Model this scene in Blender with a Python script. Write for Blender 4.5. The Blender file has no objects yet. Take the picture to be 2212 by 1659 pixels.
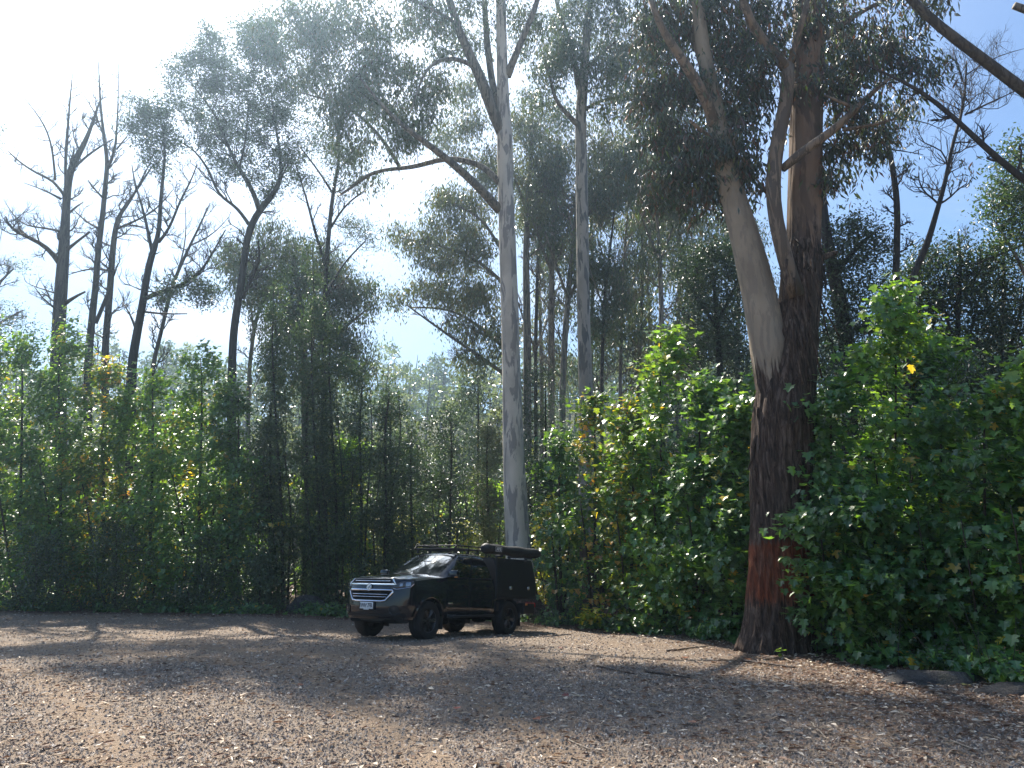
import bpy, bmesh, math, random
import numpy as np
from mathutils import Vector, Matrix, noise

R = math.radians
scene = bpy.context.scene
col = scene.collection
rnd = random.Random(7)
rng = np.random.default_rng(11)

# ------------------------------------------------------------------ camera, sky, sun, exposure
CAM_H, PITCH, F = 1.62, R(12.94), 1660.0          # F: focal length in units of a 2212 wide picture
cd = bpy.data.cameras.new('camera')
cam = bpy.data.objects.new('camera', cd)
col.objects.link(cam)
cam.location = (0, 0, CAM_H)
cam.rotation_euler = (R(90) + PITCH, 0, 0)
cd.sensor_width = 36
cd.lens = 36 * F / 2212
cd.clip_start, cd.clip_end = 0.1, 3000
scene.camera = cam

SUN_EL, SUN_AZ = R(50), R(25)                      # azimuth: degrees to the left of straight ahead
sun_dir = Vector((-math.sin(SUN_AZ) * math.cos(SUN_EL), math.cos(SUN_AZ) * math.cos(SUN_EL), math.sin(SUN_EL)))
sd = bpy.data.lights.new('sun', 'SUN')
sd.energy = 5.0
sd.angle = R(0.5)
sd.color = (1.0, 0.92, 0.80)
sun = bpy.data.objects.new('sun', sd)
col.objects.link(sun)
sun.rotation_euler = sun_dir.to_track_quat('Z', 'Y').to_euler()
sun.location = (-30, 60, 80)

world = bpy.data.worlds.new('World')
scene.world = world
world.use_nodes = True
wt = world.node_tree
wt.nodes.clear()
def wn(t, **k):
    n = wt.nodes.new(t)
    for a, b in k.items():
        setattr(n, a, b)
    return n
sky = wn('ShaderNodeTexSky', sky_type='NISHITA', sun_disc=False)
sky.sun_elevation = SUN_EL
sky.sun_rotation = -SUN_AZ
sky.altitude = 300
sky.air_density = 1.5
sky.dust_density = 0.4
sky.ozone_density = 1.6
tc = wn('ShaderNodeTexCoord')
sep = wn('ShaderNodeSeparateXYZ')
wt.links.new(tc.outputs['Generated'], sep.inputs[0])
def wmath(op, a, b=None, clamp=False):
    n = wn('ShaderNodeMath', operation=op, use_clamp=clamp)
    for i, v in enumerate((a, b)):
        if v is None:
            continue
        if hasattr(v, 'is_output'):
            wt.links.new(v, n.inputs[i])
        else:
            n.inputs[i].default_value = v
    return n.outputs[0]
# thin high cloud laid on a plane far overhead
dz = wmath('ADD', wmath('MAXIMUM', sep.outputs[2], 0.0), 0.25)
comb = wn('ShaderNodeCombineXYZ')
wt.links.new(wmath('DIVIDE', sep.outputs[0], dz), comb.inputs[0])
wt.links.new(wmath('DIVIDE', sep.outputs[1], dz), comb.inputs[1])
mp = wn('ShaderNodeMapping')
mp.inputs['Rotation'].default_value = (0, 0, R(-35))
mp.inputs['Scale'].default_value = (1.0, 2.0, 1.0)
mp.inputs['Location'].default_value = (3.3, 1.2, 0)
wt.links.new(comb.outputs[0], mp.inputs[0])
nz = wn('ShaderNodeTexNoise')
nz.inputs['Scale'].default_value = 1.5
nz.inputs['Detail'].default_value = 9
nz.inputs['Roughness'].default_value = 0.55
nz.inputs['Distortion'].default_value = 0.5
wt.links.new(mp.outputs[0], nz.inputs['Vector'])
dotn = wn('ShaderNodeVectorMath', operation='DOT_PRODUCT')
wt.links.new(tc.outputs['Generated'], dotn.inputs[0])
dotn.inputs[1].default_value = sun_dir
toward = wmath('MAXIMUM', dotn.outputs['Value'], 0.0)
fwd = wmath('POWER', toward, 5.0)                  # thin cloud scatters forward: brighter round the sun
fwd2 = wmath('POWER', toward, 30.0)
mr = wn('ShaderNodeMapRange', interpolation_type='SMOOTHSTEP')
mr.inputs['From Min'].default_value = 0.52
mr.inputs['From Max'].default_value = 0.80
mr.inputs['To Min'].default_value = 0.02
mr.inputs['To Max'].default_value = 0.6
wt.links.new(nz.outputs[0], mr.inputs['Value'])
lowc = wmath('POWER', wmath('SUBTRACT', 1.0, wmath('MAXIMUM', sep.outputs[2], 0.0), True), 4.0)   # milky towards the horizon
dens = wmath('ADD', mr.outputs[0], wmath('MULTIPLY', lowc, 0.10))
dens = wmath('ADD', dens, wmath('MULTIPLY', fwd, 0.75), True)
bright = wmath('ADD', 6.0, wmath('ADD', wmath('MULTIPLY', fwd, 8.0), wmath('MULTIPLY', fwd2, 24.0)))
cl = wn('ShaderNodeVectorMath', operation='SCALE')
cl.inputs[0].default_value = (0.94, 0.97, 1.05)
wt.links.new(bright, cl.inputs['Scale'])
mix = wn('ShaderNodeMix', data_type='RGBA')
wt.links.new(dens, mix.inputs['Factor'])
skd = wn('ShaderNodeVectorMath', operation='MULTIPLY')
skd.inputs[1].default_value = (0.58, 0.77, 1.0)
wt.links.new(sky.outputs[0], skd.inputs[0])
wt.links.new(skd.outputs[0], mix.inputs[6])
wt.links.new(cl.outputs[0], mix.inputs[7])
bg = wn('ShaderNodeBackground')
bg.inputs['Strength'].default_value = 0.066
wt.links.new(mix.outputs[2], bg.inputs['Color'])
wo = wn('ShaderNodeOutputWorld')
wt.links.new(bg.outputs[0], wo.inputs['Surface'])

vs = scene.view_settings
vs.view_transform = 'Standard'
vs.look = 'None'
vs.gamma = 1.0
vs.exposure = 1.3
vs.use_curve_mapping = False
HAZE_D, HAZE_G = 0.0011, 0.74                     # density and forward scatter of the added haze
cy = scene.cycles
cy.max_bounces = 6
cy.diffuse_bounces = 3
cy.glossy_bounces = 3
cy.transmission_bounces = 4
cy.transparent_max_bounces = 6
cy.volume_bounces = 0
cy.caustics_reflective = False
cy.caustics_refractive = False
cy.use_adaptive_sampling = True
cy.adaptive_threshold = 0.02
cy.use_denoising = True

# ------------------------------------------------------------------ helpers
CP, SP = math.cos(PITCH), math.sin(PITCH)
def ray(px, py):
    u, v = (px - 1106) / F, (829.5 - py) / F
    return np.array([u, CP - v * SP, SP + v * CP])
def P(px, py, Y):
    d = ray(px, py)
    return np.array([0, 0, CAM_H]) + d * (Y / d[1])
def G(px, py):
    d = ray(px, py)
    return np.array([0, 0, CAM_H]) - d * (CAM_H / d[2])
def mpp(px, py, Y):                                # metres per picture unit at that distance
    return Y / ray(px, py)[1] / F

def tag(o, label=None, cat=None, group=None, kind=None):
    if label: o['label'] = label
    if cat: o['category'] = cat
    if group: o['group'] = group
    if kind: o['kind'] = kind
    return o
def empty(name, loc, label, cat, group=None):
    o = bpy.data.objects.new(name, None)
    col.objects.link(o)
    o.location = loc
    o.empty_display_size = 0.2
    return tag(o, label, cat, group)
def link(name, me, mat=None, parent=None, loc=None):
    o = bpy.data.objects.new(name, me)
    col.objects.link(o)
    if mat is not None and not me.materials:
        me.materials.append(mat)
    if parent is not None:
        o.parent = parent
    if loc is not None:
        o.location = loc
    return o

def np_mesh(name, V, faces, smooth=True, cols=None):
    """faces: (n,k) array of equal sided faces, or a list of such arrays"""
    me = bpy.data.meshes.new(name)
    if isinstance(faces, np.ndarray):
        faces = [faces]
    V = np.asarray(V, dtype=np.float32)
    nl = sum(f.size for f in faces)
    npoly = sum(len(f) for f in faces)
    me.vertices.add(len(V))
    me.vertices.foreach_set('co', V.ravel())
    me.loops.add(nl)
    me.loops.foreach_set('vertex_index', np.concatenate([f.ravel() for f in faces]).astype(np.int32))
    me.polygons.add(npoly)
    tot = np.concatenate([np.full(len(f), f.shape[1]) for f in faces])
    st = np.concatenate([[0], np.cumsum(tot)[:-1]])
    me.polygons.foreach_set('loop_start', st.astype(np.int32))
    me.polygons.foreach_set('use_smooth', np.full(npoly, smooth, dtype=bool))
    me.update(calc_edges=True)
    if cols is not None:
        at = me.attributes.new('Col', 'FLOAT_COLOR', 'POINT')
        c = np.ones((len(V), 4), dtype=np.float32)
        c[:, :3] = cols
        at.data.foreach_set('color', c.ravel())
    me.validate()
    return me

class MB:
    """collects quads and triangles into one mesh"""
    def __init__(s):
        s.V, s.Q, s.T, s.n = [], [], [], 0
    def add(s, V, Q=None, T=None):
        V = np.asarray(V, dtype=float).reshape(-1, 3)
        if Q is not None and len(Q): s.Q.append(np.asarray(Q, dtype=int) + s.n)
        if T is not None and len(T): s.T.append(np.asarray(T, dtype=int) + s.n)
        s.V.append(V)
        s.n += len(V)
    def tube(s, pts, rad, sides=8, cap=True, ridge=None):
        pts = np.asarray(pts, dtype=float)
        rad = np.broadcast_to(np.asarray(rad, dtype=float), (len(pts),))
        if ridge is not None:                          # carved bark wants closer rings
            q = np.linspace(0, len(pts) - 1, len(pts) * 3); i0 = np.arange(len(pts))
            rad = np.interp(q, i0, rad); pts = np.stack([np.interp(q, i0, pts[:, k]) for k in range(3)], 1)
        n = len(pts)
        tan = np.gradient(pts, axis=0)
        tan /= np.linalg.norm(tan, axis=1)[:, None] + 1e-9
        a = np.array([1.0, 0, 0]) if abs(tan[0][0]) < 0.8 else np.array([0, 1.0, 0])
        a = a - tan[0] * a.dot(tan[0]); a /= np.linalg.norm(a)
        ang = np.linspace(0, 2 * math.pi, sides, endpoint=False)
        ca, sa = np.cos(ang), np.sin(ang)
        V = np.empty((n, sides, 3))
        for i in range(n):
            a = a - tan[i] * a.dot(tan[i]); a /= np.linalg.norm(a) + 1e-9
            b = np.cross(tan[i], a)
            rr = np.full(sides, rad[i])
            if ridge is not None:
                rr = rr + ridge(ang, pts[i], i / max(n - 1, 1), rad[i])
            V[i] = pts[i] + (ca * rr)[:, None] * a + (sa * rr)[:, None] * b
        idx = np.arange(n * sides).reshape(n, sides)
        nx = np.roll(idx, -1, axis=1)
        Q = np.stack([idx[:-1], nx[:-1], nx[1:], idx[1:]], axis=-1).reshape(-1, 4)
        T = []
        VV = V.reshape(-1, 3)
        if cap:
            VV = np.vstack([VV, pts[:1], pts[-1:]])
            c0, c1 = n * sides, n * sides + 1
            T = [(c0, nx[0][k], idx[0][k]) for k in range(sides)] + [(c1, idx[-1][k], nx[-1][k]) for k in range(sides)]
        s.add(VV, Q, T)
    def grid(s, V):                                # V: (a,b,3)
        V = np.asarray(V, dtype=float)
        a, b = V.shape[:2]
        i = np.arange(a * b).reshape(a, b)
        s.add(V.reshape(-1, 3), np.stack([i[:-1, :-1], i[1:, :-1], i[1:, 1:], i[:-1, 1:]], -1).reshape(-1, 4))
    def box(s, c, size, bevel=0.0, M=None):
        c, h = np.array(c, float), np.array(size, float) / 2
        bm = bmesh.new()
        bmesh.ops.create_cube(bm, size=1.0)
        for v in bm.verts:
            v.co = Vector((v.co.x * 2 * h[0], v.co.y * 2 * h[1], v.co.z * 2 * h[2]))
        if bevel:
            bmesh.ops.bevel(bm, geom=bm.edges[:], offset=min(bevel, 0.45 * 2 * h.min()), segments=2, profile=0.5, affect='EDGES')
        s.bm(bm, c, M)
    def bm(s, bm, c=(0, 0, 0), M=None):
        bm.verts.ensure_lookup_table()
        V = np.array([v.co[:] for v in bm.verts])
        if M is not None:
            V = V @ np.array(M).T
        V = V + np.array(c)
        Q, T = [], []
        for f in bm.faces:
            i = [v.index for v in f.verts]
            if len(i) == 4: Q.append(i)
            else:
                for k in range(1, len(i) - 1): T.append((i[0], i[k], i[k + 1]))
        bm.free()
        s.add(V, Q, T)
    def lathe(s, prof, axis_pt, sides=32, axis='y', closed=False):   # prof: (r, t) pairs along the axis
        prof = np.asarray(prof, float)
        ang = np.linspace(0, 2 * math.pi, sides, endpoint=False)
        V = np.empty((len(prof), sides, 3))
        for i, (r, t) in enumerate(prof):
            if axis == 'y': V[i] = np.stack([r * np.cos(ang), np.full(sides, t), r * np.sin(ang)], -1)
            elif axis == 'x': V[i] = np.stack([np.full(sides, t), r * np.cos(ang), r * np.sin(ang)], -1)
            else: V[i] = np.stack([r * np.cos(ang), r * np.sin(ang), np.full(sides, t)], -1)
        V = V + np.array(axis_pt)
        idx = np.arange(len(prof) * sides).reshape(len(prof), sides)
        nx = np.roll(idx, -1, axis=1)
        s.add(V.reshape(-1, 3), np.stack([idx[:-1], nx[:-1], nx[1:], idx[1:]], -1).reshape(-1, 4))
    def mesh(s, name, smooth=True, off=(0, 0, 0), angle=None):
        V = np.vstack(s.V) - np.array(off)
        fs = []
        if s.Q: fs.append(np.vstack(s.Q))
        if s.T: fs.append(np.vstack(s.T))
        me = np_mesh(name, V, fs, smooth)
        if angle is not None:
            bm = bmesh.new(); bm.from_mesh(me)
            bmesh.ops.remove_doubles(bm, verts=bm.verts[:], dist=1e-5)
            bmesh.ops.recalc_face_normals(bm, faces=bm.faces[:])
            bm.to_mesh(me); bm.free()
            for p in me.polygons: p.use_smooth = True
            me.set_sharp_from_angle(angle=R(angle))
        return me

# ------------------------------------------------------------------ materials
def mat(name, color=(0.5, 0.5, 0.5), rough=0.6, metal=0.0, coat=0.0, spec=0.5):
    m = bpy.data.materials.new(name)
    m.use_nodes = True
    b = m.node_tree.nodes['Principled BSDF']
    b.inputs['Base Color'].default_value = (*color, 1)
    b.inputs['Roughness'].default_value = rough
    b.inputs['Metallic'].default_value = metal
    b.inputs['Coat Weight'].default_value = coat
    b.inputs['Coat Roughness'].default_value = 0.04
    b.inputs['Specular IOR Level'].default_value = spec
    return m
class NT:
    def __init__(s, m):
        s.t = m.node_tree
        s.b = s.t.nodes.get('Principled BSDF')
    def n(s, t, **k):
        o = s.t.nodes.new(t)
        for a, b in k.items(): setattr(o, a, b)
        return o
    def l(s, a, b): s.t.links.new(a, b)
    def coord(s, scale=(1, 1, 1), kind='Object'):
        a = s.n('ShaderNodeTexCoord'); m = s.n('ShaderNodeMapping')
        m.inputs['Scale'].default_value = scale
        s.l(a.outputs[kind], m.inputs[0])
        return m.outputs[0]
    def noise(s, vec, scale, detail=4, rough=0.55, dist=0.0):
        a = s.n('ShaderNodeTexNoise')
        a.inputs['Scale'].default_value = scale
        a.inputs['Detail'].default_value = detail
        a.inputs['Roughness'].default_value = rough
        a.inputs['Distortion'].default_value = dist
        s.l(vec, a.inputs['Vector'])
        return a.outputs[0]
    def ramp(s, fac, stops):
        r = s.n('ShaderNodeValToRGB')
        e = r.color_ramp.elements
        while len(e) < len(stops): e.new(0.5)
        for q, (p, c) in zip(e, stops):
            q.position = p
            q.color = (*c, 1) if len(c) == 3 else c
        s.l(fac, r.inputs[0])
        return r.outputs[0]
    def mix(s, fac, a, b, mode='MIX'):
        m = s.n('ShaderNodeMix', data_type='RGBA', blend_type=mode)
        for v, i in ((fac, 0), (a, 6), (b, 7)):
            if hasattr(v, 'is_output'): s.l(v, m.inputs[i])
            else: m.inputs[i].default_value = v if i == 0 else (*v, 1)
        return m.outputs[2]
    def math(s, op, a, b=None, c=None, clamp=False):
        m = s.n('ShaderNodeMath', operation=op, use_clamp=clamp)
        for i, v in enumerate((a, b, c)):
            if v is None: continue
            if hasattr(v, 'is_output'): s.l(v, m.inputs[i])
            else: m.inputs[i].default_value = v
        return m.outputs[0]
    def mapr(s, v, a, b, c=0.0, d=1.0):
        m = s.n('ShaderNodeMapRange', interpolation_type='SMOOTHSTEP')
        for i, x in zip(('From Min', 'From Max', 'To Min', 'To Max'), (a, b, c, d)):
            m.inputs[i].default_value = x
        s.l(v, m.inputs['Value'])
        return m.outputs[0]
    def bump(s, h, dist=0.02, strength=1.0):
        b = s.n('ShaderNodeBump')
        b.inputs['Distance'].default_value = dist
        b.inputs['Strength'].default_value = strength
        s.l(h, b.inputs['Height'])
        s.l(b.outputs[0], s.b.inputs['Normal'])
    def base(s, c): s.l(c, s.b.inputs['Base Color'])

def leaf_mat(name, trans=0.4, rough=0.38, spec=0.5, boost=(1.5, 1.7, 0.8)):
    m = mat(name, rough=rough, spec=spec)
    t = NT(m)
    a = t.n('ShaderNodeAttribute', attribute_name='Col')
    c = a.outputs['Color']
    t.base(c)
    tr = t.n('ShaderNodeBsdfTranslucent')
    t.l(t.mix(1.0, c, boost, 'MULTIPLY'), tr.inputs['Color'])
    mx = t.n('ShaderNodeMixShader')
    mx.inputs[0].default_value = trans
    t.l(t.b.outputs[0], mx.inputs[1])
    t.l(tr.outputs[0], mx.inputs[2])
    t.l(mx.outputs[0], t.t.nodes['Material Output'].inputs['Surface'])
    return m
M_MAPLE = leaf_mat('broad_leaf', 0.42, 0.36, 0.95, (3.0, 2.6, 0.7))
M_GUMLEAF = leaf_mat('gum_leaf', 0.28, 0.34, 0.85, (1.6, 1.7, 0.9))
M_SMALL = leaf_mat('small_leaf', 0.3, 0.36, 0.85, (1.4, 1.6, 0.8))
M_LITTER = leaf_mat('dry_leaf', 0.15, 0.6, 0.3, (1.2, 1.1, 1.0))

def bark_smooth(name, pale, dark, amount=0.5, freq=3.0):
    m = mat(name, rough=0.75, spec=0.25)
    t = NT(m)
    v = t.coord((1, 1, 0.13))
    n1 = t.noise(v, freq * 3.6, 6, 0.62, 0.8)
    n2 = t.noise(t.coord((1, 1, 0.3)), 14, 4, 0.6)
    n3 = t.noise(t.coord((1, 1, 0.5)), 0.9, 3, 0.5)
    f = t.mapr(t.math('ADD', n1, t.math('MULTIPLY', n2, 0.12)), 0.60 - 0.12 * amount, 0.64 - 0.12 * amount)
    c = t.mix(f, pale, dark)
    c = t.mix(t.mapr(n3, 0.35, 0.7, 0.0, 0.45), c, tuple(0.6 * p for p in (pale[0], pale[1] * 0.96, pale[2] * 0.9)))
    c = t.mix(t.math('MULTIPLY', n2, 0.35), c, (0.12, 0.11, 0.10))
    t.base(c)
    t.bump(t.math('ADD', t.math('MULTIPLY', f, -0.5), n2), 0.012, 0.8)
    return m
M_GUM = bark_smooth('white_gum_bark', (0.42, 0.39, 0.35), (0.13, 0.135, 0.14), 0.55)
M_GUM2 = bark_smooth('pale_gum_bark', (0.30, 0.275, 0.23), (0.10, 0.10, 0.10), 0.4)
M_LIMB = bark_smooth('limb_bark', (0.24, 0.21, 0.165), (0.08, 0.075, 0.07), 0.4)
M_TAN = bark_smooth('tan_bark', (0.27, 0.20, 0.14), (0.11, 0.085, 0.065), 0.5, 2.0)
M_DEAD = bark_smooth('dead_bark', (0.12, 0.105, 0.085), (0.05, 0.045, 0.04), 0.6)
M_DARK = bark_smooth('dark_bark', (0.055, 0.046, 0.038), (0.025, 0.022, 0.02), 0.6)
M_TWIG = mat('twig', (0.05, 0.04, 0.03), 0.8, spec=0.2)

def bark_rough(name, zones):
    """fibrous bark; zones: (z, smooth fraction) above which the bark turns smooth, red scraped band"""
    m = mat(name, rough=0.85, spec=0.2)
    t = NT(m)
    g = t.n('ShaderNodeNewGeometry')
    sp = t.n('ShaderNodeSeparateXYZ'); t.l(g.outputs['Position'], sp.inputs[0])
    v = t.coord((1, 1, 0.15))
    n1 = t.noise(v, 15, 8, 0.72, 0.9)
    n2 = t.noise(t.coord((1, 1, 0.25)), 6, 4, 0.6)
    c = t.ramp(n1, [(0.36, (0.016, 0.011, 0.009)), (0.5, (0.095, 0.062, 0.045)), (0.66, (0.27, 0.20, 0.155))])
    c = t.mix(t.mapr(n2, 0.4, 0.7, 0, 0.5), c, (0.10, 0.075, 0.06))
    # the band where the outer bark was scraped away
    zz = t.math('ADD', sp.outputs[2], t.math('MULTIPLY', t.math('SUBTRACT', n1, 0.5), 0.9))
    band = t.math('MULTIPLY', t.mapr(zz, 0.80, 1.0), t.math('SUBTRACT', 1.0, t.mapr(zz, 1.90, 2.0)))
    red = t.ramp(n1, [(0.3, (0.07, 0.022, 0.012)), (0.52, (0.27, 0.078, 0.038)), (0.72, (0.50, 0.20, 0.095))])
    if zones: c = t.mix(t.math('MULTIPLY', band, t.mapr(n2, 0.25, 0.6, 0.25, 1.0)), c, red)
    t.base(c)
    t.bump(n1, 0.09, 1.0)
    return m
M_ROUGH = bark_rough('fibrous_bark', None)
def bark_mixed(name, zsw, pale, pdark, fuzz=1.2, band=True):
    """fibrous below the height zsw, smooth and pale above it, with ragged strips between"""
    m = bark_rough(name, band)
    t = NT(m)
    src = t.b.inputs['Base Color'].links[0].from_socket
    g = t.n('ShaderNodeNewGeometry')
    sp = t.n('ShaderNodeSeparateXYZ'); t.l(g.outputs['Position'], sp.inputs[0])
    n1 = t.noise(t.coord((1, 1, 0.10)), 9, 4, 0.6, 0.3)
    f = t.mapr(t.math('ADD', sp.outputs[2], t.math('MULTIPLY', t.math('SUBTRACT', n1, 0.5), fuzz * 3)), zsw - 0.15, zsw + 0.15)
    n2 = t.noise(t.coord((1, 1, 0.2)), 5, 4, 0.6, 0.5)
    sm = t.mix(t.mapr(n2, 0.50, 0.56), pale, pdark)
    n3 = t.noise(t.coord((1, 1, 0.5)), 1.3, 3, 0.6)
    sm = t.mix(t.mapr(n3, 0.4, 0.7, 0, 0.6), sm, tuple(0.55 * p for p in pale))
    t.base(t.mix(f, src, sm))
    nb = [n for n in t.t.nodes if n.bl_idname == 'ShaderNodeBump'][0]
    t.l(t.math('SUBTRACT', 1.0, t.math('MULTIPLY', f, 0.85)), nb.inputs['Strength'])
    return m

# ------------------------------------------------------------------ leaves
SH_GUM = (np.array([(0, 0), (0.4, 0.5), (1, 0.25), (0.45, -0.38)]), np.array([(0, 1, 2, 3)]))
SH_OVAL = (np.array([(0, 0), (0.3, 0.42), (0.72, 0.40), (1, 0), (0.72, -0.40), (0.3, -0.42)]), np.array([(0, 1, 2, 3), (0, 3, 4, 5)]))
SH_STAR = (np.array([(0, 0), (0.16, 0.52), (0.50, 0.22), (1, 0), (0.50, -0.22), (0.16, -0.52), (0.62, 0.46), (0.62, -0.46)]),
           np.array([(0, 1, 2), (0, 2, 6), (2, 3, 6), (0, 3, 2), (0, 4, 3), (0, 5, 4), (0, 7, 4), (4, 7, 3)])[[0, 2, 3, 4, 5, 7]])
_o = [(0, 0), (-0.07, 0.20), (0.09, 0.52), (0.27, 0.30), (0.42, 0.44), (0.64, 0.50), (0.60, 0.20), (0.78, 0.20), (1.0, 0)]
_o = _o + [(x, -y) for x, y in _o[7:0:-1]]
SH_LOBED = (np.array(_o + [(0.34, 0)]), np.array([(i, (i + 1) % 16, 16) for i in range(16)])[:, ::-1])

def unit(v):
    return v / (np.linalg.norm(v, axis=-1, keepdims=True) + 1e-9)
def leaf_geo(Pp, A, N, L, W, shape, fold=0.25, droop=0.15):
    A = unit(A)
    N = unit(N - A * (N * A).sum(1, keepdims=True))
    B = np.cross(N, A)
    s, fc = shape
    n, k = len(Pp), len(s)
    along, side = s[:, 0], s[:, 1]
    V = (Pp[:, None, :] + A[:, None, :] * (L[:, None] * along)[:, :, None] + B[:, None, :] * (W[:, None] * side)[:, :, None]
         + N[:, None, :] * (W[:, None] * (fold * np.abs(side)) - L[:, None] * droop * along ** 2)[:, :, None])
    Fc = (fc[None] + (np.arange(n) * k)[:, None, None]).reshape(-1, fc.shape[1])
    return V.reshape(-1, 3), Fc, k
PAL = {   # real pigment of the leaves: (weight, colour)
    'maple': [(0.60, (0.052, 0.115, 0.042)), (0.30, (0.074, 0.145, 0.042)), (0.06, (0.16, 0.18, 0.035)), (0.04, (0.32, 0.24, 0.05))],
    'maple_y': [(0.40, (0.055, 0.115, 0.028)), (0.28, (0.12, 0.17, 0.03)), (0.18, (0.34, 0.29, 0.05)), (0.14, (0.34, 0.19, 0.06))],
    'maple_l': [(0.70, (0.068, 0.142, 0.040)), (0.26, (0.105, 0.185, 0.045)), (0.04, (0.32, 0.27, 0.035))],
    'gum': [(0.6, (0.050, 0.075, 0.040)), (0.3, (0.070, 0.090, 0.048)), (0.1, (0.10, 0.085, 0.045))],
    'gum_y': [(0.5, (0.075, 0.095, 0.040)), (0.4, (0.105, 0.115, 0.045)), (0.1, (0.14, 0.11, 0.05))],
    'gum_red': [(0.60, (0.040, 0.058, 0.032)), (0.22, (0.065, 0.052, 0.034)), (0.12, (0.11, 0.048, 0.032)), (0.06, (0.10, 0.13, 0.03))],
    'dark': [(0.7, (0.028, 0.046, 0.024)), (0.3, (0.042, 0.064, 0.030))],
    'tea': [(0.6, (0.045, 0.075, 0.034)), (0.3, (0.066, 0.10, 0.042)), (0.1, (0.11, 0.13, 0.04))],
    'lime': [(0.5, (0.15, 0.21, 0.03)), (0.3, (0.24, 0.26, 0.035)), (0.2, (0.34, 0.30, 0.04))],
}
def pick_cols(pal, n, k, g, per=1):
    w = np.array([q[0] for q in PAL[pal]])
    c = np.array([q[1] for q in PAL[pal]])
    i = g.choice(len(w), n, p=w / w.sum())
    if pal.startswith('maple') and per > 1:                       # autumn colour comes spray by spray
        turn = np.repeat(g.uniform(0, 1, n // per + 1) < (0.17 if pal == 'maple_y' else 0.04), per)[:n]
        green = g.choice(2, n, p=[0.65, 0.35]); gold = g.choice([1, 2, 3], n, p=[0.3, 0.35, 0.35])
        i = np.minimum(np.where(turn, gold, np.where(g.uniform(0, 1, n) < 0.007, 3, green)), len(c) - 1)
    cc = c[i] * (1.36 if pal.startswith('maple') else 1.22) * g.uniform(0.7, 1.35, (n, 1)) * g.uniform(0.92, 1.08, (n, 3))
    return np.repeat(cc, k, axis=0)

KIND = {  # leaf kind: shape, length, width/length, material
    'gum': (SH_GUM, 0.19, 0.32, M_GUMLEAF), 'gum_near': (SH_GUM, 0.165, 0.28, M_GUMLEAF), 'gum_far': (SH_GUM, 0.30, 0.30, M_GUMLEAF),
    'maple': (SH_STAR, 0.17, 1.05, M_MAPLE), 'maple_near': (SH_LOBED, 0.155, 1.1, M_MAPLE),
    'oval': (SH_OVAL, 0.085, 0.5, M_SMALL), 'small': (SH_GUM, 0.11, 0.45, M_SMALL), 'feather': (SH_GUM, 0.13, 0.3, M_SMALL),
}
def scatter(C, per, rc, kind, g, axis_c=None, size=1.0, hang=True):
    """leaves in sprays round the points C; rc spray radius"""
    shape, L0, wr, m = KIND[kind]
    n = len(C) * per
    c = np.repeat(C, per, axis=0)
    off = g.normal(0, 1, (n, 3)) * rc * np.array([1, 1, 0.75]) * np.repeat(g.uniform(.6, 1.35, (len(C), 1)), per, axis=0)
    p = c + off
    r = unit(g.normal(0, 1, (n, 3)))
    if kind.startswith('gum'):
        p[:, 2] -= np.abs(g.normal(0, rc * 0.5, n))
        A = np.array([0, 0, -1.0]) + r * 0.65
        N = unit(g.normal(0, 1, (n, 3)))
    elif kind.startswith('maple'):
        out = unit((c - axis_c) * np.array([1, 1, 0.3]) + 1e-6) if axis_c is not None else r
        p[:, 2] = c[:, 2] + off[:, 2] * 0.8
        N = np.array([0, 0, 0.62]) + out * 0.55 + r * 0.6
        A = out * 0.7 + r * 0.8 + np.array([0, 0, -0.55])
    else:
        A = r + np.array([0, 0, 0.1])
        N = unit(g.normal(0, 1, (n, 3))) + np.array([0, 0, 0.5])
    L = L0 * size * g.uniform(0.5, 1.3, n)
    return p, A, N, L, L * wr * g.uniform(0.85, 1.15, n), shape, m

def wiggle(p0, p1, n, amp, g, sag=0.0):
    t = np.linspace(0, 1, n)[:, None]
    p = p0 + (p1 - p0) * t
    d = np.linalg.norm(p1 - p0)
    ph = g.uniform(0, 6.28, (2, 3))
    p = p + amp * d * (np.sin(t * 5 + ph[0]) * 0.5 + np.sin(t * 11 + ph[1]) * 0.25) * np.sin(t * math.pi)
    p[:, 2] -= (sag * d * np.sin(t * math.pi))[:, 0]
    return p

def px_line(pts, Y, smooth=3):
    """pts: (px, py, width[, dY]) -> world points and radii, resampled and softened"""
    W, r = [], []
    for q in pts:
        y = Y + (q[3] if len(q) > 3 else 0)
        W.append(P(q[0], q[1], y)); r.append(q[2] * mpp(q[0], q[1], y) / 2)
    W, r = np.array(W), np.array(r)
    s = np.concatenate([[0], np.cumsum(np.linalg.norm(np.diff(W, axis=0), axis=1))])
    n = max(4, int(s[-1] / 0.35))
    t = np.linspace(0, s[-1], n)
    out = np.stack([np.interp(t, s, W[:, i]) for i in range(3)], 1)
    rr = np.interp(t, s, r)
    for _ in range(smooth):
        o2 = out.copy(); o2[1:-1] = (out[:-2] + 2 * out[1:-1] + out[2:]) / 4; out = o2
    return out, rr

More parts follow.
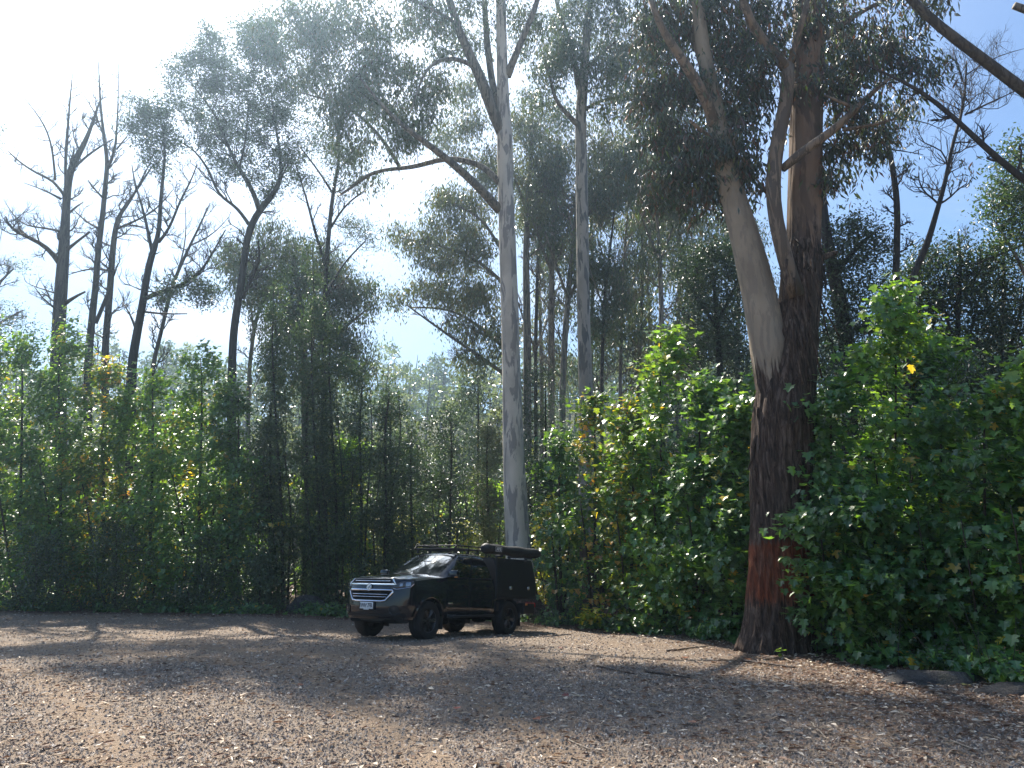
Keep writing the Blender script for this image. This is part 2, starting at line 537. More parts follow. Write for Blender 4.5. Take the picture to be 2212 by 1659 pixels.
def bare(mb, p, d, L, r, lev, g, up=0.25, kids=(4, 7), wob=0.25, nodes=None):
    """a leafless branch with its twigs"""
    n = 6
    pts = [np.array(p)]
    d = unit(np.array(d, float))
    for i in range(n - 1):
        d = unit(d + g.normal(0, wob, 3) + np.array([0, 0, up * 0.3]))
        pts.append(pts[-1] + d * L / (n - 1))
    pts = np.array(pts)
    mb.tube(pts, np.linspace(r, r * 0.45, n), 5 if lev > 0 else 4, cap=False)
    if nodes is not None: nodes.append(pts)
    if lev <= 0: return
    for k in range(g.integers(*kids)):
        t = g.uniform(0.25, 1.0)
        i = min(n - 2, int(t * (n - 1)))
        dd = unit(pts[i + 1] - pts[i])
        side = unit(np.cross(dd, g.normal(0, 1, 3)))
        bare(mb, pts[i], unit(dd * 0.75 + side * g.uniform(0.5, 0.9)), L * g.uniform(0.42, 0.68), r * 0.5, lev - 1, g, up, kids, wob, nodes)

def plant(name, label, cat, base, lines, blobs, leaf, pal, group=None, Y=25, per=40, rc=0.3, tw=0.018, seed=0,
          bark=None, size=1.0, twigs=True, bare_from=None, spread=1.0, leaf_parts=0, axis=None, sides=10, twig_amp=0.12, dense=1.0, clump=1):
    """one tree or shrub: an Empty at its base > trunk, limbs, twigs, crown
    lines: list of (part, points in picture units, material); blobs: (cx, cy, rx, ry, dY, depth radius m, clusters)"""
    g = np.random.default_rng(seed + 100)
    base = np.array(base, float)
    root = empty(name, base, label, cat, group)
    nodes, nrad = [], []
    for ln in lines:
        part, pts, m = ln[:3]
        rg = ln[3] if len(ln) > 3 else None
        W, r = px_line(pts, Y) if not isinstance(pts, tuple) else pts
        mb = MB()
        mb.tube(W, r, sides if part in ('trunk', 'stem') else max(6, sides - 3), ridge=rg)
        link(part, mb.mesh(part, off=base), m or bark, root)
        nodes.append(W); nrad.append(r)
    tm = MB()
    if bare_from:
        ends = []
        for (li, t0, cnt, L, lev, up) in bare_from:
            W, r = nodes[li], nrad[li]
            for k in range(cnt):
                t = t0 + (1 - t0) * (k + g.uniform(0, 1)) / cnt
                i = min(len(W) - 2, int(t * (len(W) - 1)))
                dd = unit(W[i + 1] - W[i])
                a = g.uniform(0, 2 * math.pi)
                side = np.array([math.cos(a), 0.6 * math.sin(a), 0.0])
                side = unit(side - dd * side.dot(dd))
                bare(tm, W[i], unit(dd * g.uniform(0.3, 0.8) + side), L * g.uniform(0.6, 1.25) * (1.1 - 0.5 * t), min(r[i] * 0.5, 0.012 + 0.018 * L), lev, g, up, nodes=ends)
    C = []
    for (cx, cy, rx, ry, dY, rz, n) in blobs:
        c = P(cx, cy, Y + dY); s = mpp(cx, cy, Y + dY)
        n = int(n * dense)
        q = unit(g.normal(0, 1, (n, 3))) * (g.uniform(0, 1, (n, 1)) ** (1 / 2.4))
        if clump > 1:                                  # foliage gathers in clumps with gaps between
            q[:] = q[(np.arange(n) // clump) * clump] + g.normal(0, 0.13, (n, 3))
        C.append(c + q * np.array([rx * s, rz, ry * s]))
    if C:
        C = np.vstack(C)
        C = C[C[:, 2] > 0.12]
        if twigs:
            nod = np.vstack(nodes) if nodes else base[None]
            d0 = np.array([np.min(np.linalg.norm(nod - c, axis=1)) for c in C])
            grown = np.empty((len(nod) + len(C) * 3, 3)); grown[:len(nod)] = nod; ng = len(nod)
            depth = np.zeros(len(grown)); 
            for i in np.argsort(d0):
                c = C[i]
                dv = grown[:ng] - c
                dist = np.sqrt((dv ** 2).sum(1)) + np.maximum(dv[:, 2], 0) * 0.6     # branches mostly rise
                j = int(np.argmin(dist))
                w = wiggle(grown[j], c, 4, twig_amp, g, -0.05)
                ln_ = np.linalg.norm(grown[j] - c)
                tm.tube(w, np.linspace(tw * (0.55 + 0.5 * min(ln_, 2.0)), tw * 0.45, 4), 4, cap=False)
                grown[ng:ng + 3] = w[1:]; ng += 3
        ax = np.array([axis[0], axis[1], 0]) if axis is not None else np.array([base[0], base[1], 0])
        axc = np.repeat(C, per, axis=0) * np.array([0, 0, 1]) + ax
        p, A, N, L, Wd, shape, m = scatter(C, per, rc, leaf, g, axc, size)
        ok = p[:, 2] > 0.03
        p, A, N, L, Wd = p[ok], A[ok], N[ok], L[ok], Wd[ok]
        if leaf_parts:
            # the leaves that show largest: each an object of its own
            out = p - ax; score = -p[:, 1] + 0.8 * g.uniform(0, 1, len(p))
            pick = np.argsort(-score)[:leaf_parts * 3]
            pick = g.choice(pick, leaf_parts, replace=False)
            rest = np.ones(len(p), bool); rest[pick] = False
            for i in pick:
                a = unit(A[i]); nn = unit(N[i] - a * a.dot(N[i])); b = np.cross(nn, a)
                o = bpy.data.objects.new('leaf', LEAF_PROTOS[pal][g.integers(len(LEAF_PROTOS[pal]))])
                col.objects.link(o)
                o.parent = root
                M = np.eye(4); M[:3, 0] = a * L[i]; M[:3, 1] = b * Wd[i]; M[:3, 2] = nn * Wd[i]; M[:3, 3] = p[i] - base
                o.matrix_local = Matrix(M.tolist())
            p, A, N, L, Wd = p[rest], A[rest], N[rest], L[rest], Wd[rest]
        V, Fc, k = leaf_geo(p, A, N, L, Wd, shape)
        me = np_mesh('crown', V - base, Fc, False, pick_cols(pal, len(p), k, g, per))
        tag(link('crown', me, m, root), kind='stuff')
    if tm.n:
        tag(link('twigs', tm.mesh('twigs', off=base), M_TWIG if not bare_from else (bark or M_TWIG), root), kind='stuff')
    return root

LEAF_PROTOS = {}
def make_leaf_protos():
    g = np.random.default_rng(5)
    for pal in ('maple', 'maple_y', 'maple_l'):
        out = []
        for i in range(8):
            V, Fc, k = leaf_geo(np.zeros((1, 3)), np.array([[1., 0, 0]]), np.array([[0, 0, 1.]]), np.ones(1), np.ones(1), SH_LOBED, 0.12 + 0.04 * i, 0.08 + 0.02 * i)
            me = np_mesh('leaf', V, Fc, False, pick_cols(pal, 1, k, g))
            me.materials.append(M_MAPLE)
            out.append(me)
        LEAF_PROTOS[pal] = out
make_leaf_protos()

# ------------------------------------------------------------------ the setting: ground, hill, far wood
def smooth(a, b, x):
    t = np.clip((x - a) / (b - a), 0, 1)
    return t * t * (3 - 2 * t)
def edge_y(x):
    """where the gravel ends and the undergrowth begins"""
    return np.interp(x, [-60, -17, -10.5, -6, -1, 2.4, 3.3, 4.4, 5.0, 5.5, 5.9, 6.4, 7.2, 9], [27, 26.3, 25.8, 25.1, 24.5, 21.5, 19.1, 16.2, 14.6, 13.5, 12.5, 10.6, 9, 7])
def hgt(x, y):
    z = 0.05 * np.sin(x * 0.31 + 1.3) * np.cos(y * 0.27) + 0.018 * np.sin(x * 1.7 + y * 0.9) + 0.012 * np.sin(y * 2.3 - x * 1.1)
    z = z * smooth(4, 12, np.hypot(x, y)) * 0.7
    z = z - 0.19 * smooth(16.6, 20.8, y) * smooth(-7, -3.2, x) * (1 - smooth(3, 6, x))
    return z + 0.10 * smooth(0.3, 2.5, y - edge_y(x))
def gz(x, y): return float(hgt(np.array(float(x)), np.array(float(y))))
xs = np.sinh(np.linspace(-4.6, 4.6, 221)) / np.sinh(4.6) * 400
ys = np.sinh(np.linspace(-4.6, 4.6, 221)) / np.sinh(4.6) * 400 + 10
gx, gy = np.meshgrid(xs, ys, indexing='ij')
mb = MB(); mb.grid(np.stack([gx, gy, hgt(gx, gy)], -1))
mg = mat('gravel_ground', rough=0.82, spec=0.35)
t = NT(mg)
vec = t.coord((1, 1, 1))
v1 = t.n('ShaderNodeTexVoronoi'); v1.inputs['Scale'].default_value = 48; t.l(vec, v1.inputs['Vector'])
v2 = t.n('ShaderNodeTexVoronoi'); v2.inputs['Scale'].default_value = 110; t.l(vec, v2.inputs['Vector'])
nL = t.noise(vec, 0.35, 5, 0.6)
nM = t.noise(vec, 2.2, 5, 0.65)
stone = t.ramp(v1.outputs['Color'], [(0.1, (0.11, 0.094, 0.083)), (0.5, (0.215, 0.183, 0.162)), (0.85, (0.34, 0.295, 0.262)), (1.0, (0.50, 0.45, 0.40))])
stone2 = t.ramp(v2.outputs['Color'], [(0.1, (0.095, 0.076, 0.064)), (0.6, (0.215, 0.178, 0.152)), (1.0, (0.38, 0.32, 0.27))])
c = t.mix(0.5, stone, stone2)
earth = t.mix(nM, (0.20, 0.145, 0.104), (0.30, 0.225, 0.162))
trk = t.n('ShaderNodeAttribute', attribute_name='track').outputs['Fac']
c = t.mix(t.math('MAXIMUM', t.mapr(nL, 0.48, 0.68, 0.1, 0.55), t.math('MULTIPLY', trk, t.mapr(nM, .3, .6, .4, .9))), c, earth)
# towards the wood the gravel is covered by brown bark and leaf litter
at = t.n('ShaderNodeAttribute', attribute_name='litter')
ch = t.n('ShaderNodeTexVoronoi'); ch.inputs['Scale'].default_value = 26
mp_ = t.n('ShaderNodeMapping'); mp_.inputs['Scale'].default_value = (0.45, 1.3, 1); mp_.inputs['Rotation'].default_value = (0, 0, 0.5)
t.l(vec, mp_.inputs[0]); t.l(mp_.outputs[0], ch.inputs['Vector'])
lit = t.ramp(ch.outputs['Color'], [(0.1, (0.045, 0.028, 0.020)), (0.5, (0.115, 0.070, 0.048)), (0.85, (0.19, 0.12, 0.085)), (1.0, (0.34, 0.25, 0.18))])
fl = t.mapr(t.math('ADD', at.outputs['Fac'], t.math('MULTIPLY', t.math('SUBTRACT', nM, 0.5), 0.9)), 0.30, 0.75)
c = t.mix(fl, c, lit)
t.base(t.mix(1.0, c, (1.09, 1.0, 0.86), 'MULTIPLY'))
hh = t.math('ADD', t.math('MULTIPLY', v1.outputs['Distance'], -1.4), t.math('MULTIPLY', v2.outputs['Distance'], -0.6))
hh = t.math('ADD', hh, t.math('MULTIPLY', ch.outputs['Distance'], t.math('MULTIPLY', fl, -0.8)))
t.bump(hh, 0.03, 0.9)
me = mb.mesh('ground')
av = np.empty(len(me.vertices) * 3); me.vertices.foreach_get('co', av); av = av.reshape(-1, 3)
la = me.attributes.new('litter', 'FLOAT', 'POINT')
def litter_amt(x, y):
    a = smooth(-3.2, 0.6, y - edge_y(x))
    b = 0.62 * smooth(0.5, 5.0, x) * smooth(4, 9, y)
    return np.clip(np.maximum(a, b), 0, 1)
la.data.foreach_set('value', litter_amt(av[:, 0], av[:, 1]).astype(np.float32))
def track_amt(x, y):
    """wheel tracks worn by cars swinging in from the side of the clearing"""
    r1 = np.hypot(x + 13.5, y - 3.5); w = 0.25 * np.sin(x * .7) + .2 * np.sin(y * .9)
    a = sum(np.exp(-((r1 + w - q) / .34) ** 2) for q in (9.0, 10.6, 13.1, 14.6))
    return np.clip(a * smooth(6, 1, x) * smooth(20, 15, y), 0, 1)
ta = me.attributes.new('track', 'FLOAT', 'POINT')
ta.data.foreach_set('value', track_amt(av[:, 0], av[:, 1]).astype(np.float32))
tag(link('ground', me, mg), kind='structure')

# wooded hill behind
def hill_h(x, y):
    e = smooth(52, 150, y + 0.10 * np.abs(x))
    return -0.4 + e * (27.5 + 3 * np.sin(x * 0.02 + 1) + 2.0 * np.sin(x * 0.05)) + 8 * smooth(150, 330, y)
hx, hy = np.meshgrid(np.linspace(-380, 380, 77), np.linspace(48, 400, 63), indexing='ij')
mb = MB(); mb.grid(np.stack([hx, hy, hill_h(hx, hy)], -1))
mh = mat('hill_earth', rough=0.9, spec=0.1); t = NT(mh)
t.base(t.ramp(t.noise(t.coord(), 0.25, 5, 0.6), [(0.3, (0.035, 0.045, 0.02)), (0.6, (0.07, 0.075, 0.03)), (0.8, (0.10, 0.085, 0.05))]))
tag(link('hill', mb.mesh('hill'), mh), kind='structure')
g = np.random.default_rng(3)
PV, PF, PC, nv = [], [], [], 0
mbw = MB()
for i in range(820):
    y = 56 + 150 * g.uniform() ** 1.15
    x = g.uniform(-0.78, 0.78) * y
    z = float(hill_h(np.array(x), np.array(y)))
    h = g.uniform(6, 15) * (0.7 if y < 80 else 1)
    lumps = g.integers(4, 8)
    tint = np.array([[0.055, 0.075, 0.036], [0.075, 0.095, 0.040], [0.11, 0.12, 0.045], [0.040, 0.055, 0.03]][g.integers(4)])
    mbw.tube(np.array([[x, y, z - 0.3], [x + g.normal(0, .3), y, z + h * 0.5], [x + g.normal(0, .5), y, z + h * 0.9]]), [0.22, 0.15, 0.05], 5, cap=False)
    for k in range(lumps):
        cc = np.array([x, y, z + h * g.uniform(0.35, 1.0)]) + g.normal(0, 1, 3) * np.array([1.5, 1.3, 0.5])
        rr = g.uniform(0.9, 1.7)
        n = 42
        q = unit(g.normal(0, 1, (n, 3))) * g.uniform(0.5, 1, (n, 1)) * rr * np.array([1.25, 1.25, 0.75]) + cc
        V, Fc, kk = leaf_geo(q, g.normal(0, 1, (n, 3)) + np.array([0, 0, -.5]), unit(q - cc) + g.normal(0, .5, (n, 3)), g.uniform(0.4, 0.85, n), g.uniform(0.25, 0.5, n), SH_GUM)
        PV.append(V); PF.append(Fc + nv); nv += len(V)
        PC.append(np.repeat(tint * 1.9 * g.uniform(0.75, 1.25, (n, 1)), kk, axis=0))
far = tag(link('far_wood', np_mesh('far_wood', np.vstack(PV), np.vstack(PF), False, np.vstack(PC)), M_GUMLEAF), 'pale green gum wood covering the hillside behind the clearing', None, None, 'stuff')
tag(link('tree_trunks', mbw.mesh('tree_trunks'), M_LIMB, far), kind='stuff')
# ------------------------------------------------------------------ trees
def gxy(px, Y):
    x = P(px, 1200, Y)[0]
    return (x, Y, gz(x, Y))
def c2(pts, w=1.0):                                # picture notes taken in an enlarged crop of the upper left
    return [(0.4129 * q[0], 124.5 + 0.4129 * q[1], 0.4129 * q[2] * w) + tuple(q[3:]) for q in pts]
def c5(pts):
    return [(1619 + 0.3754 * q[0], 0.3754 * q[1], 0.3754 * q[2]) + tuple(q[3:]) for q in pts]
def cols_(x, y0, y1, rx, n, step=90, dY=0.0, rz=0.9, jit=18, sd=0, taper=0.25):
    """a column of leafy blobs"""
    g = np.random.default_rng(sd + int(abs(x)))
    m = max(1, int((y1 - y0) / step)); out = []
    for i in range(m + 1):
        y = y0 + (y1 - y0) * i / m
        out.append((x + g.uniform(-jit, jit), y, rx * (0.28 + 0.72 * min(1, (i / m) / taper)) * g.uniform(0.8, 1.2), step * 0.75, dY + g.uniform(-.35, .35), rz * (.3 + .7 * min(1, i / m / .6)), int(n / (m + 1) * (.45 + .65 * min(1, i / m / .5))) + 1))
    return out

# -- leafless trees over the undergrowth
Yd = 31
plant('dead_tree', 'tallest thick-trunked leafless tree, its long low limb hooking over the shrubs', 'tree', gxy(126, Yd), [
    ('trunk', [(126, 1300, 36), (126, 800, 32)] + c2([(305, 1450, 66), (320, 1200, 62), (335, 1000, 54), (345, 800, 40), (355, 650, 36), (375, 560, 34), (435, 470, 26), (470, 380, 18), (500, 300, 12), (520, 230, 8)]), None),
    ('limb', c2([(350, 700, 18), (340, 620, 15), (348, 450, 16), (360, 300, 10, -.4), (370, 180, 7, -.6), (380, 80, 3, -.7)]), None),
    ('limb', c2([(315, 1080, 30), (250, 980, 24, -.5), (170, 945, 20, -1), (100, 930, 17, -1.3), (40, 880, 13, -1.6), (0, 850, 11, -1.9), (30, 830, 7, -2)]), None),
    ('limb', c2([(335, 720, 18), (280, 640, 14, .3), (200, 610, 12, .6), (120, 560, 9, .8), (60, 510, 7, 1), (40, 485, 4, 1.1)]), None),
    ('limb', c2([(290, 640, 12, .3), (275, 480, 10, .3), (250, 380, 8, .2), (200, 300, 6, .1), (130, 215, 3)]), None),
    ('limb', c2([(345, 1010, 20), (400, 960, 14, -.4), (470, 912, 11, -.8)]), None),
    ('limb', c2([(335, 1290, 24), (400, 1240, 15, -.3), (445, 1225, 10, -.5)]), None),
    ('limb', c2([(365, 600, 16), (420, 540, 13, .3), (520, 465, 10, .8), (595, 425, 6, 1.2)]), None),
    ('limb', c2([(320, 740, 14), (260, 690, 9, -.5), (190, 680, 6, -.9), (125, 655, 3, -1)]), None),
    ('limb', c2([(345, 830, 13), (400, 770, 10, .5), (436, 755, 5, .8)]), None),
    ('limb', c2([(325, 910, 15), (230, 890, 10, .5), (120, 880, 8, .9), (50, 800, 5, 1.2), (20, 740, 2, 1.4)]), None),
    ('limb', c2([(330, 1330, 14), (265, 1330, 11, -.5), (215, 1270, 8, -.7), (180, 1200, 4, -.9)]), None)],
    [], 'small', 'tea', Y=Yd, bark=M_DEAD, seed=1,
    bare_from=[(0, .45, 19, 1.5, 2, .5), (1, .2, 12, 1.0, 1, .6), (2, .2, 12, 1.3, 2, .5), (3, .2, 12, .9, 1, .6), (4, .2, 9, .9, 1, .7), (7, .2, 8, .9, 1, .6), (8, .2, 7, .6, 1, .5), (10, .2, 9, .8, 1, .6), (11, .2, 7, .8, 1, .4)])
plant('dead_tree', 'tall slim leafless tree with two spire tops beside the thick dead trunk', 'tree', gxy(192, Yd + 1), [
    ('trunk', [(190, 1300, 20), (190, 800, 17)] + c2([(470, 1480, 36), (485, 1330, 34), (500, 1200, 31), (515, 1000, 29), (540, 800, 25), (552, 650, 24), (565, 560, 21), (545, 420, 17), (530, 300, 13), (522, 180, 9), (515, 20, 4)]), None),
    ('limb', c2([(568, 570, 18), (605, 490, 15), (610, 380, 10), (618, 250, 7), (620, 20, 3)]), None),
    ('limb', c2([(610, 480, 10), (640, 440, 8, -.3), (670, 405, 4, -.5)]), None),
    ('limb', c2([(530, 900, 14), (450, 860, 9, .6), (390, 800, 6, 1)]), None),
    ('limb', c2([(545, 740, 12), (480, 680, 8, -.6), (460, 640, 5, -.9)]), None),
    ('limb', c2([(548, 430, 10), (500, 290, 7, .2), (440, 200, 3, .5)]), None)],
    [], 'small', 'tea', Y=Yd + 1, bark=M_DEAD, seed=2,
    bare_from=[(0, .5, 22, 1.3, 2, .6), (1, .1, 12, .9, 1, .7), (3, .2, 7, .7, 1, .6), (4, .2, 7, .7, 1, .6), (5, .2, 8, .6, 1, .7)])
plant('dead_tree', 'leafless grey tree joined low to a slanting side stem, third in the dead row', 'tree', gxy(228, Yd + 1.5), [
    ('trunk', [(228, 1300, 18), (227, 800, 16)] + c2([(550, 1500, 34), (565, 1350, 33), (580, 1150, 32), (590, 1000, 29), (610, 850, 25), (640, 790, 17), (700, 720, 12), (780, 590, 8), (815, 540, 4)]), None),
    ('limb', c2([(500, 1390, 22), (545, 1290, 20), (590, 1160, 15)]), None),
    ('limb', c2([(615, 840, 18), (690, 740, 13, .5), (740, 640, 9, .9), (790, 540, 4, 1.2)]), None),
    ('limb', c2([(600, 900, 15), (720, 850, 11, -.6), (830, 790, 8, -1), (905, 690, 4, -1.3)]), None),
    ('limb', c2([(590, 1120, 14), (500, 1100, 10, .5), (430, 1110, 7, .8), (360, 1135, 4, 1)]), None)],
    [], 'small', 'tea', Y=Yd + 1.5, bark=M_DEAD, seed=3,
    bare_from=[(0, .45, 21, 1.6, 2, .5), (2, .2, 11, 1.0, 1, .6), (3, .1, 12, 1.0, 1, .6), (4, .2, 7, .6, 1, .5)])
plant('wattle_tree', 'dark-stemmed tree with a small leafy head above forked bare limbs', 'tree', gxy(283, 30), [
    ('trunk', [(283, 1300, 24), (283, 850, 22)] + c2([(690, 1600, 46), (715, 1450, 42), (745, 1300, 38), (770, 1130, 34), (800, 1000, 32), (830, 950, 24), (840, 760, 20), (850, 650, 17), (865, 500, 12), (850, 350, 7)]), None),
    ('limb', c2([(795, 1010, 20), (760, 840, 14, .4), (735, 750, 11, .6), (700, 640, 8, .8), (690, 560, 5, .9)]), None),
    ('limb', c2([(830, 965, 18), (890, 900, 14, -.4), (940, 740, 11, -.6), (1010, 640, 8, -.8), (1030, 560, 5, -.9)]), None),
    ('limb', c2([(760, 1260, 28), (870, 1210, 20, -.5), (960, 1190, 16, -.8), (1050, 1130, 14, -1), (1090, 1060, 11, -1), (1180, 900, 6, -1)]), None),
    ('limb', c2([(720, 1450, 16), (680, 1330, 9, .5), (640, 1280, 5, .7)]), None),
    ('limb', c2([(755, 1330, 12), (860, 1350, 9, .4), (980, 1340, 6, .6)]), None)],
    [(310, 235, 42, 32, 0, 1.2, 34), (295, 275, 30, 28, 0, 1, 20), (340, 265, 36, 36, 0, 1.1, 28), (325, 320, 40, 32, 0, 1, 24), (370, 310, 26, 30, 0, .8, 14), (350, 360, 22, 20, 0, .7, 10),
     (400, 620, 60, 22, -.6, 1, 26), (350, 640, 30, 18, -.4, .8, 12), (450, 640, 36, 24, -.8, .8, 16)],
    'small', 'dark', Y=30, bark=M_DARK, per=60, rc=.23, size=1.15, seed=4,
    bare_from=[(0, .6, 11, 1.0, 1, .5), (1, .2, 11, 1.0, 2, .6), (2, .1, 14, 1.1, 2, .6), (3, .15, 16, 1.2, 2, .6), (4, .2, 7, .6, 1, .4), (5, .2, 8, .6, 1, .4)])
plant('dead_tree', 'thin leafless tree leaning away from the dark-stemmed wattle', 'tree', gxy(330, 33), [
    ('trunk', [(322, 1300, 12), (326, 850, 11)] + c2([(800, 1600, 22), (840, 1450, 20), (890, 1230, 19), (930, 1120, 17), (1000, 970, 13), (1050, 870, 9), (1100, 760, 4)]), None),
    ('limb', c2([(910, 1170, 12), (960, 1030, 8, .4), (975, 900, 5, .6), (970, 780, 3, .7)]), None),
    ('limb', c2([(1000, 980, 9), (1080, 950, 7, -.3), (1150, 900, 5, -.5), (1200, 830, 3, -.6)]), None)],
    [], 'small', 'tea', Y=33, bark=M_DEAD, seed=5, bare_from=[(0, .5, 19, 1.2, 2, .6), (1, .2, 9, .9, 1, .6), (2, .1, 9, .9, 1, .6)])
plant('wattle_tree', 'tall forked dark-trunked tree with an airy crown against the bright sky', 'tree', gxy(500, 30), [
    ('trunk', [(500, 1300, 22), (500, 850, 19)] + c2([(1215, 1560, 42), (1225, 1400, 40), (1260, 1200, 38), (1275, 1080, 36), (1300, 900, 36), (1360, 790, 34), (1430, 720, 27), (1475, 650, 22), (1470, 520, 16), (1440, 350, 12), (1420, 200, 7)]), None),
    ('limb', c2([(1355, 795, 28), (1320, 680, 24), (1250, 590, 20, -.3), (1200, 480, 16, -.5), (1130, 300, 11, -.7), (1050, 200, 8, -.9), (1000, 130, 5, -1)]), None),
    ('limb', c2([(1300, 870, 20), (1240, 780, 17, .4), (1140, 720, 15, .8), (1100, 600, 13, 1), (1020, 480, 9, 1.2), (900, 420, 5, 1.4)]), None),
    ('limb', c2([(1250, 590, 13, -.3), (1290, 420, 10, -.8), (1300, 250, 7, -1.1)]), None),
    ('limb', c2([(1270, 1260, 20), (1330, 1120, 17, -.4), (1380, 1050, 14, -.7), (1350, 960, 9, -1)]), None)],
    [(425, 165, 58, 52, -.5, 1.5, 70), (480, 115, 62, 42, 0, 1.5, 64), (400, 240, 40, 44, .6, 1.4, 40), (520, 200, 62, 62, 0, 1.8, 90), (565, 290, 62, 60, 0, 1.6, 64), (585, 125, 56, 66, 0, 1.6, 80),
     (615, 230, 48, 62, .3, 1.5, 66), (470, 275, 50, 40, 0, 1.4, 36), (560, 395, 44, 40, 0, 1.2, 26), (540, 80, 50, 36, 0, 1.3, 44), (440, 320, 40, 30, .8, 1, 18), (500, 360, 40, 36, 0, 1, 20), (620, 350, 40, 40, 0, 1.2, 30)],
    'small', 'dark', Y=30, bark=M_DARK, per=62, rc=.24, size=1.1, seed=6, dense=1.3, clump=3, bare_from=[(0, .6, 11, 1.2, 2, .5), (1, .3, 11, 1.2, 2, .6), (2, .2, 12, 1.2, 2, .6), (4, .2, 8, 1.0, 2, .5)])
plant('dead_tree', 'pale thin leafless sapling standing behind the airy forked tree', 'tree', gxy(545, 36), [
    ('trunk', [(530, 1290, 10), (538, 800, 9), (550, 700, 8), (570, 640, 7), (590, 600, 5), (612, 560, 3)], M_GUM2),
    ('limb', [(548, 712, 6), (540, 660, 4, .3), (556, 610, 2, .5)], M_GUM2)],
    [], 'small', 'tea', Y=36, bark=M_GUM2, seed=7, bare_from=[(0, .5, 16, 1.2, 2, .5), (1, .2, 8, .9, 1, .5)])
plant('dead_tree', 'faint leafless tree at the edge of the view behind the hooked limb', 'tree', gxy(-30, 38), [
    ('trunk', [(-40, 1290, 16), (-35, 800, 13), (-25, 640, 10), (-8, 560, 5)], M_GUM2),
    ('limb', [(-32, 720, 7), (10, 690, 5), (50, 670, 3)], M_GUM2), ('limb', [(-28, 650, 7), (5, 600, 5), (30, 580, 3)], M_GUM2)],
    [(52, 575, 22, 12, 0, .6, 8), (-25, 300, 30, 60, 0, 1, 30), (30, 660, 20, 14, 0, .6, 6)], 'small', 'tea', Y=38, bark=M_GUM2, seed=8, per=30,
    bare_from=[(0, .4, 19, 2.0, 2, .5), (1, .1, 11, 1.2, 2, .5), (2, .1, 11, 1.2, 2, .5)])

# -- slim dark saplings with small leaves between the broad-leaved shrubs and the car
slim = [
    (575, 27.6, 640, 30, 'slim dark sapling at the edge of the broad-leaved shrubs'),
    (612, 27.2, 590, 30, 'slim dark double-height sapling standing above the low boulder'),
    (650, 28.2, 520, 34, 'slim dark sapling just past the boulder, taller than its neighbours'),
    (690, 27.4, 640, 30, 'slim dark-stemmed sapling second past the boulder'),
    (728, 27.6, 700, 28, 'slim sapling with a crooked top third past the boulder'),
    (775, 27.2, 790, 30, 'shorter slim sapling beside the bonnet of the dark vehicle'),
    (825, 27.6, 830, 28, 'short slim sapling behind the windscreen of the dark vehicle')]
for i, (x, y, top, rx, lab) in enumerate(slim):
    gg = random.Random(i)
    ln = gg.uniform(-34, 34)
    plant('sapling', lab, 'sapling', gxy(x, y), [
        ('stem', [(x, 1335, 8), (x + ln * .3 + 4, 1100, 6.5), (x + ln * .5 - 4, 900, 5), (x + ln, (top + 900) / 2, 3.5), (x + ln * .8, top + 10, 1.2)], None),
        ('stem', [(x + 8, 1335, 5), (x + 17, 1100, 4, .4), (x + 22 + ln, 940, 2.5, .6), (x + 14 + ln, 820, 1, .7)], None),
        ('stem', [(x - 8, 1335, 4), (x - 20, 1150, 3, -.3), (x - 20 + ln, 990, 1.2, -.5)], None)],
        cols_(x + ln * .6, top + 25, 1295, rx * 1.15, 330, 60, 0, .9, 18, i, .35), 'small', 'tea', Y=y, bark=M_DARK, per=36, rc=.2, size=1.1, clump=3, tw=.010, seed=20 + i, sides=6, group='slim small-leaved saplings')
plant('wattle_tree', 'feathery wattle with a thin straight trunk above the slim saplings', 'tree', gxy(700, 30), [
    ('trunk', [(700, 1310, 16), (700, 900, 13), (699, 700, 12), (703, 600, 11), (712, 480, 9), (722, 400, 8), (735, 340, 6), (730, 270, 4)], None),
    ('limb', [(705, 580, 7), (680, 500, 6, -.4), (660, 420, 4, -.6), (640, 360, 3, -.8)], None),
    ('limb', [(710, 500, 6), (745, 440, 4, .4), (790, 410, 3, .6)], None),
    ('limb', [(702, 640, 6), (740, 570, 4, .4), (790, 520, 3, .6)], None),
    ('limb', [(720, 420, 5), (690, 370, 4, -.3), (650, 320, 3, -.5)], None)],
    [(640, 330, 50, 34, -.6, 1.2, 34), (700, 300, 54, 40, 0, 1.4, 44), (735, 350, 40, 34, .2, 1.2, 24), (665, 400, 44, 30, -.6, 1, 22), (770, 490, 46, 24, .6, 1, 26), (790, 520, 28, 16, .7, .8, 12), (735, 400, 34, 30, .3, 1, 16)],
    'feather', 'gum', Y=30, bark=M_DARK, per=46, rc=.26, seed=31, size=.95, bare_from=[(0, .5, 12, 1.1, 2, .5), (1, .1, 8, .9, 1, .5), (2, .1, 7, .8, 1, .5)])
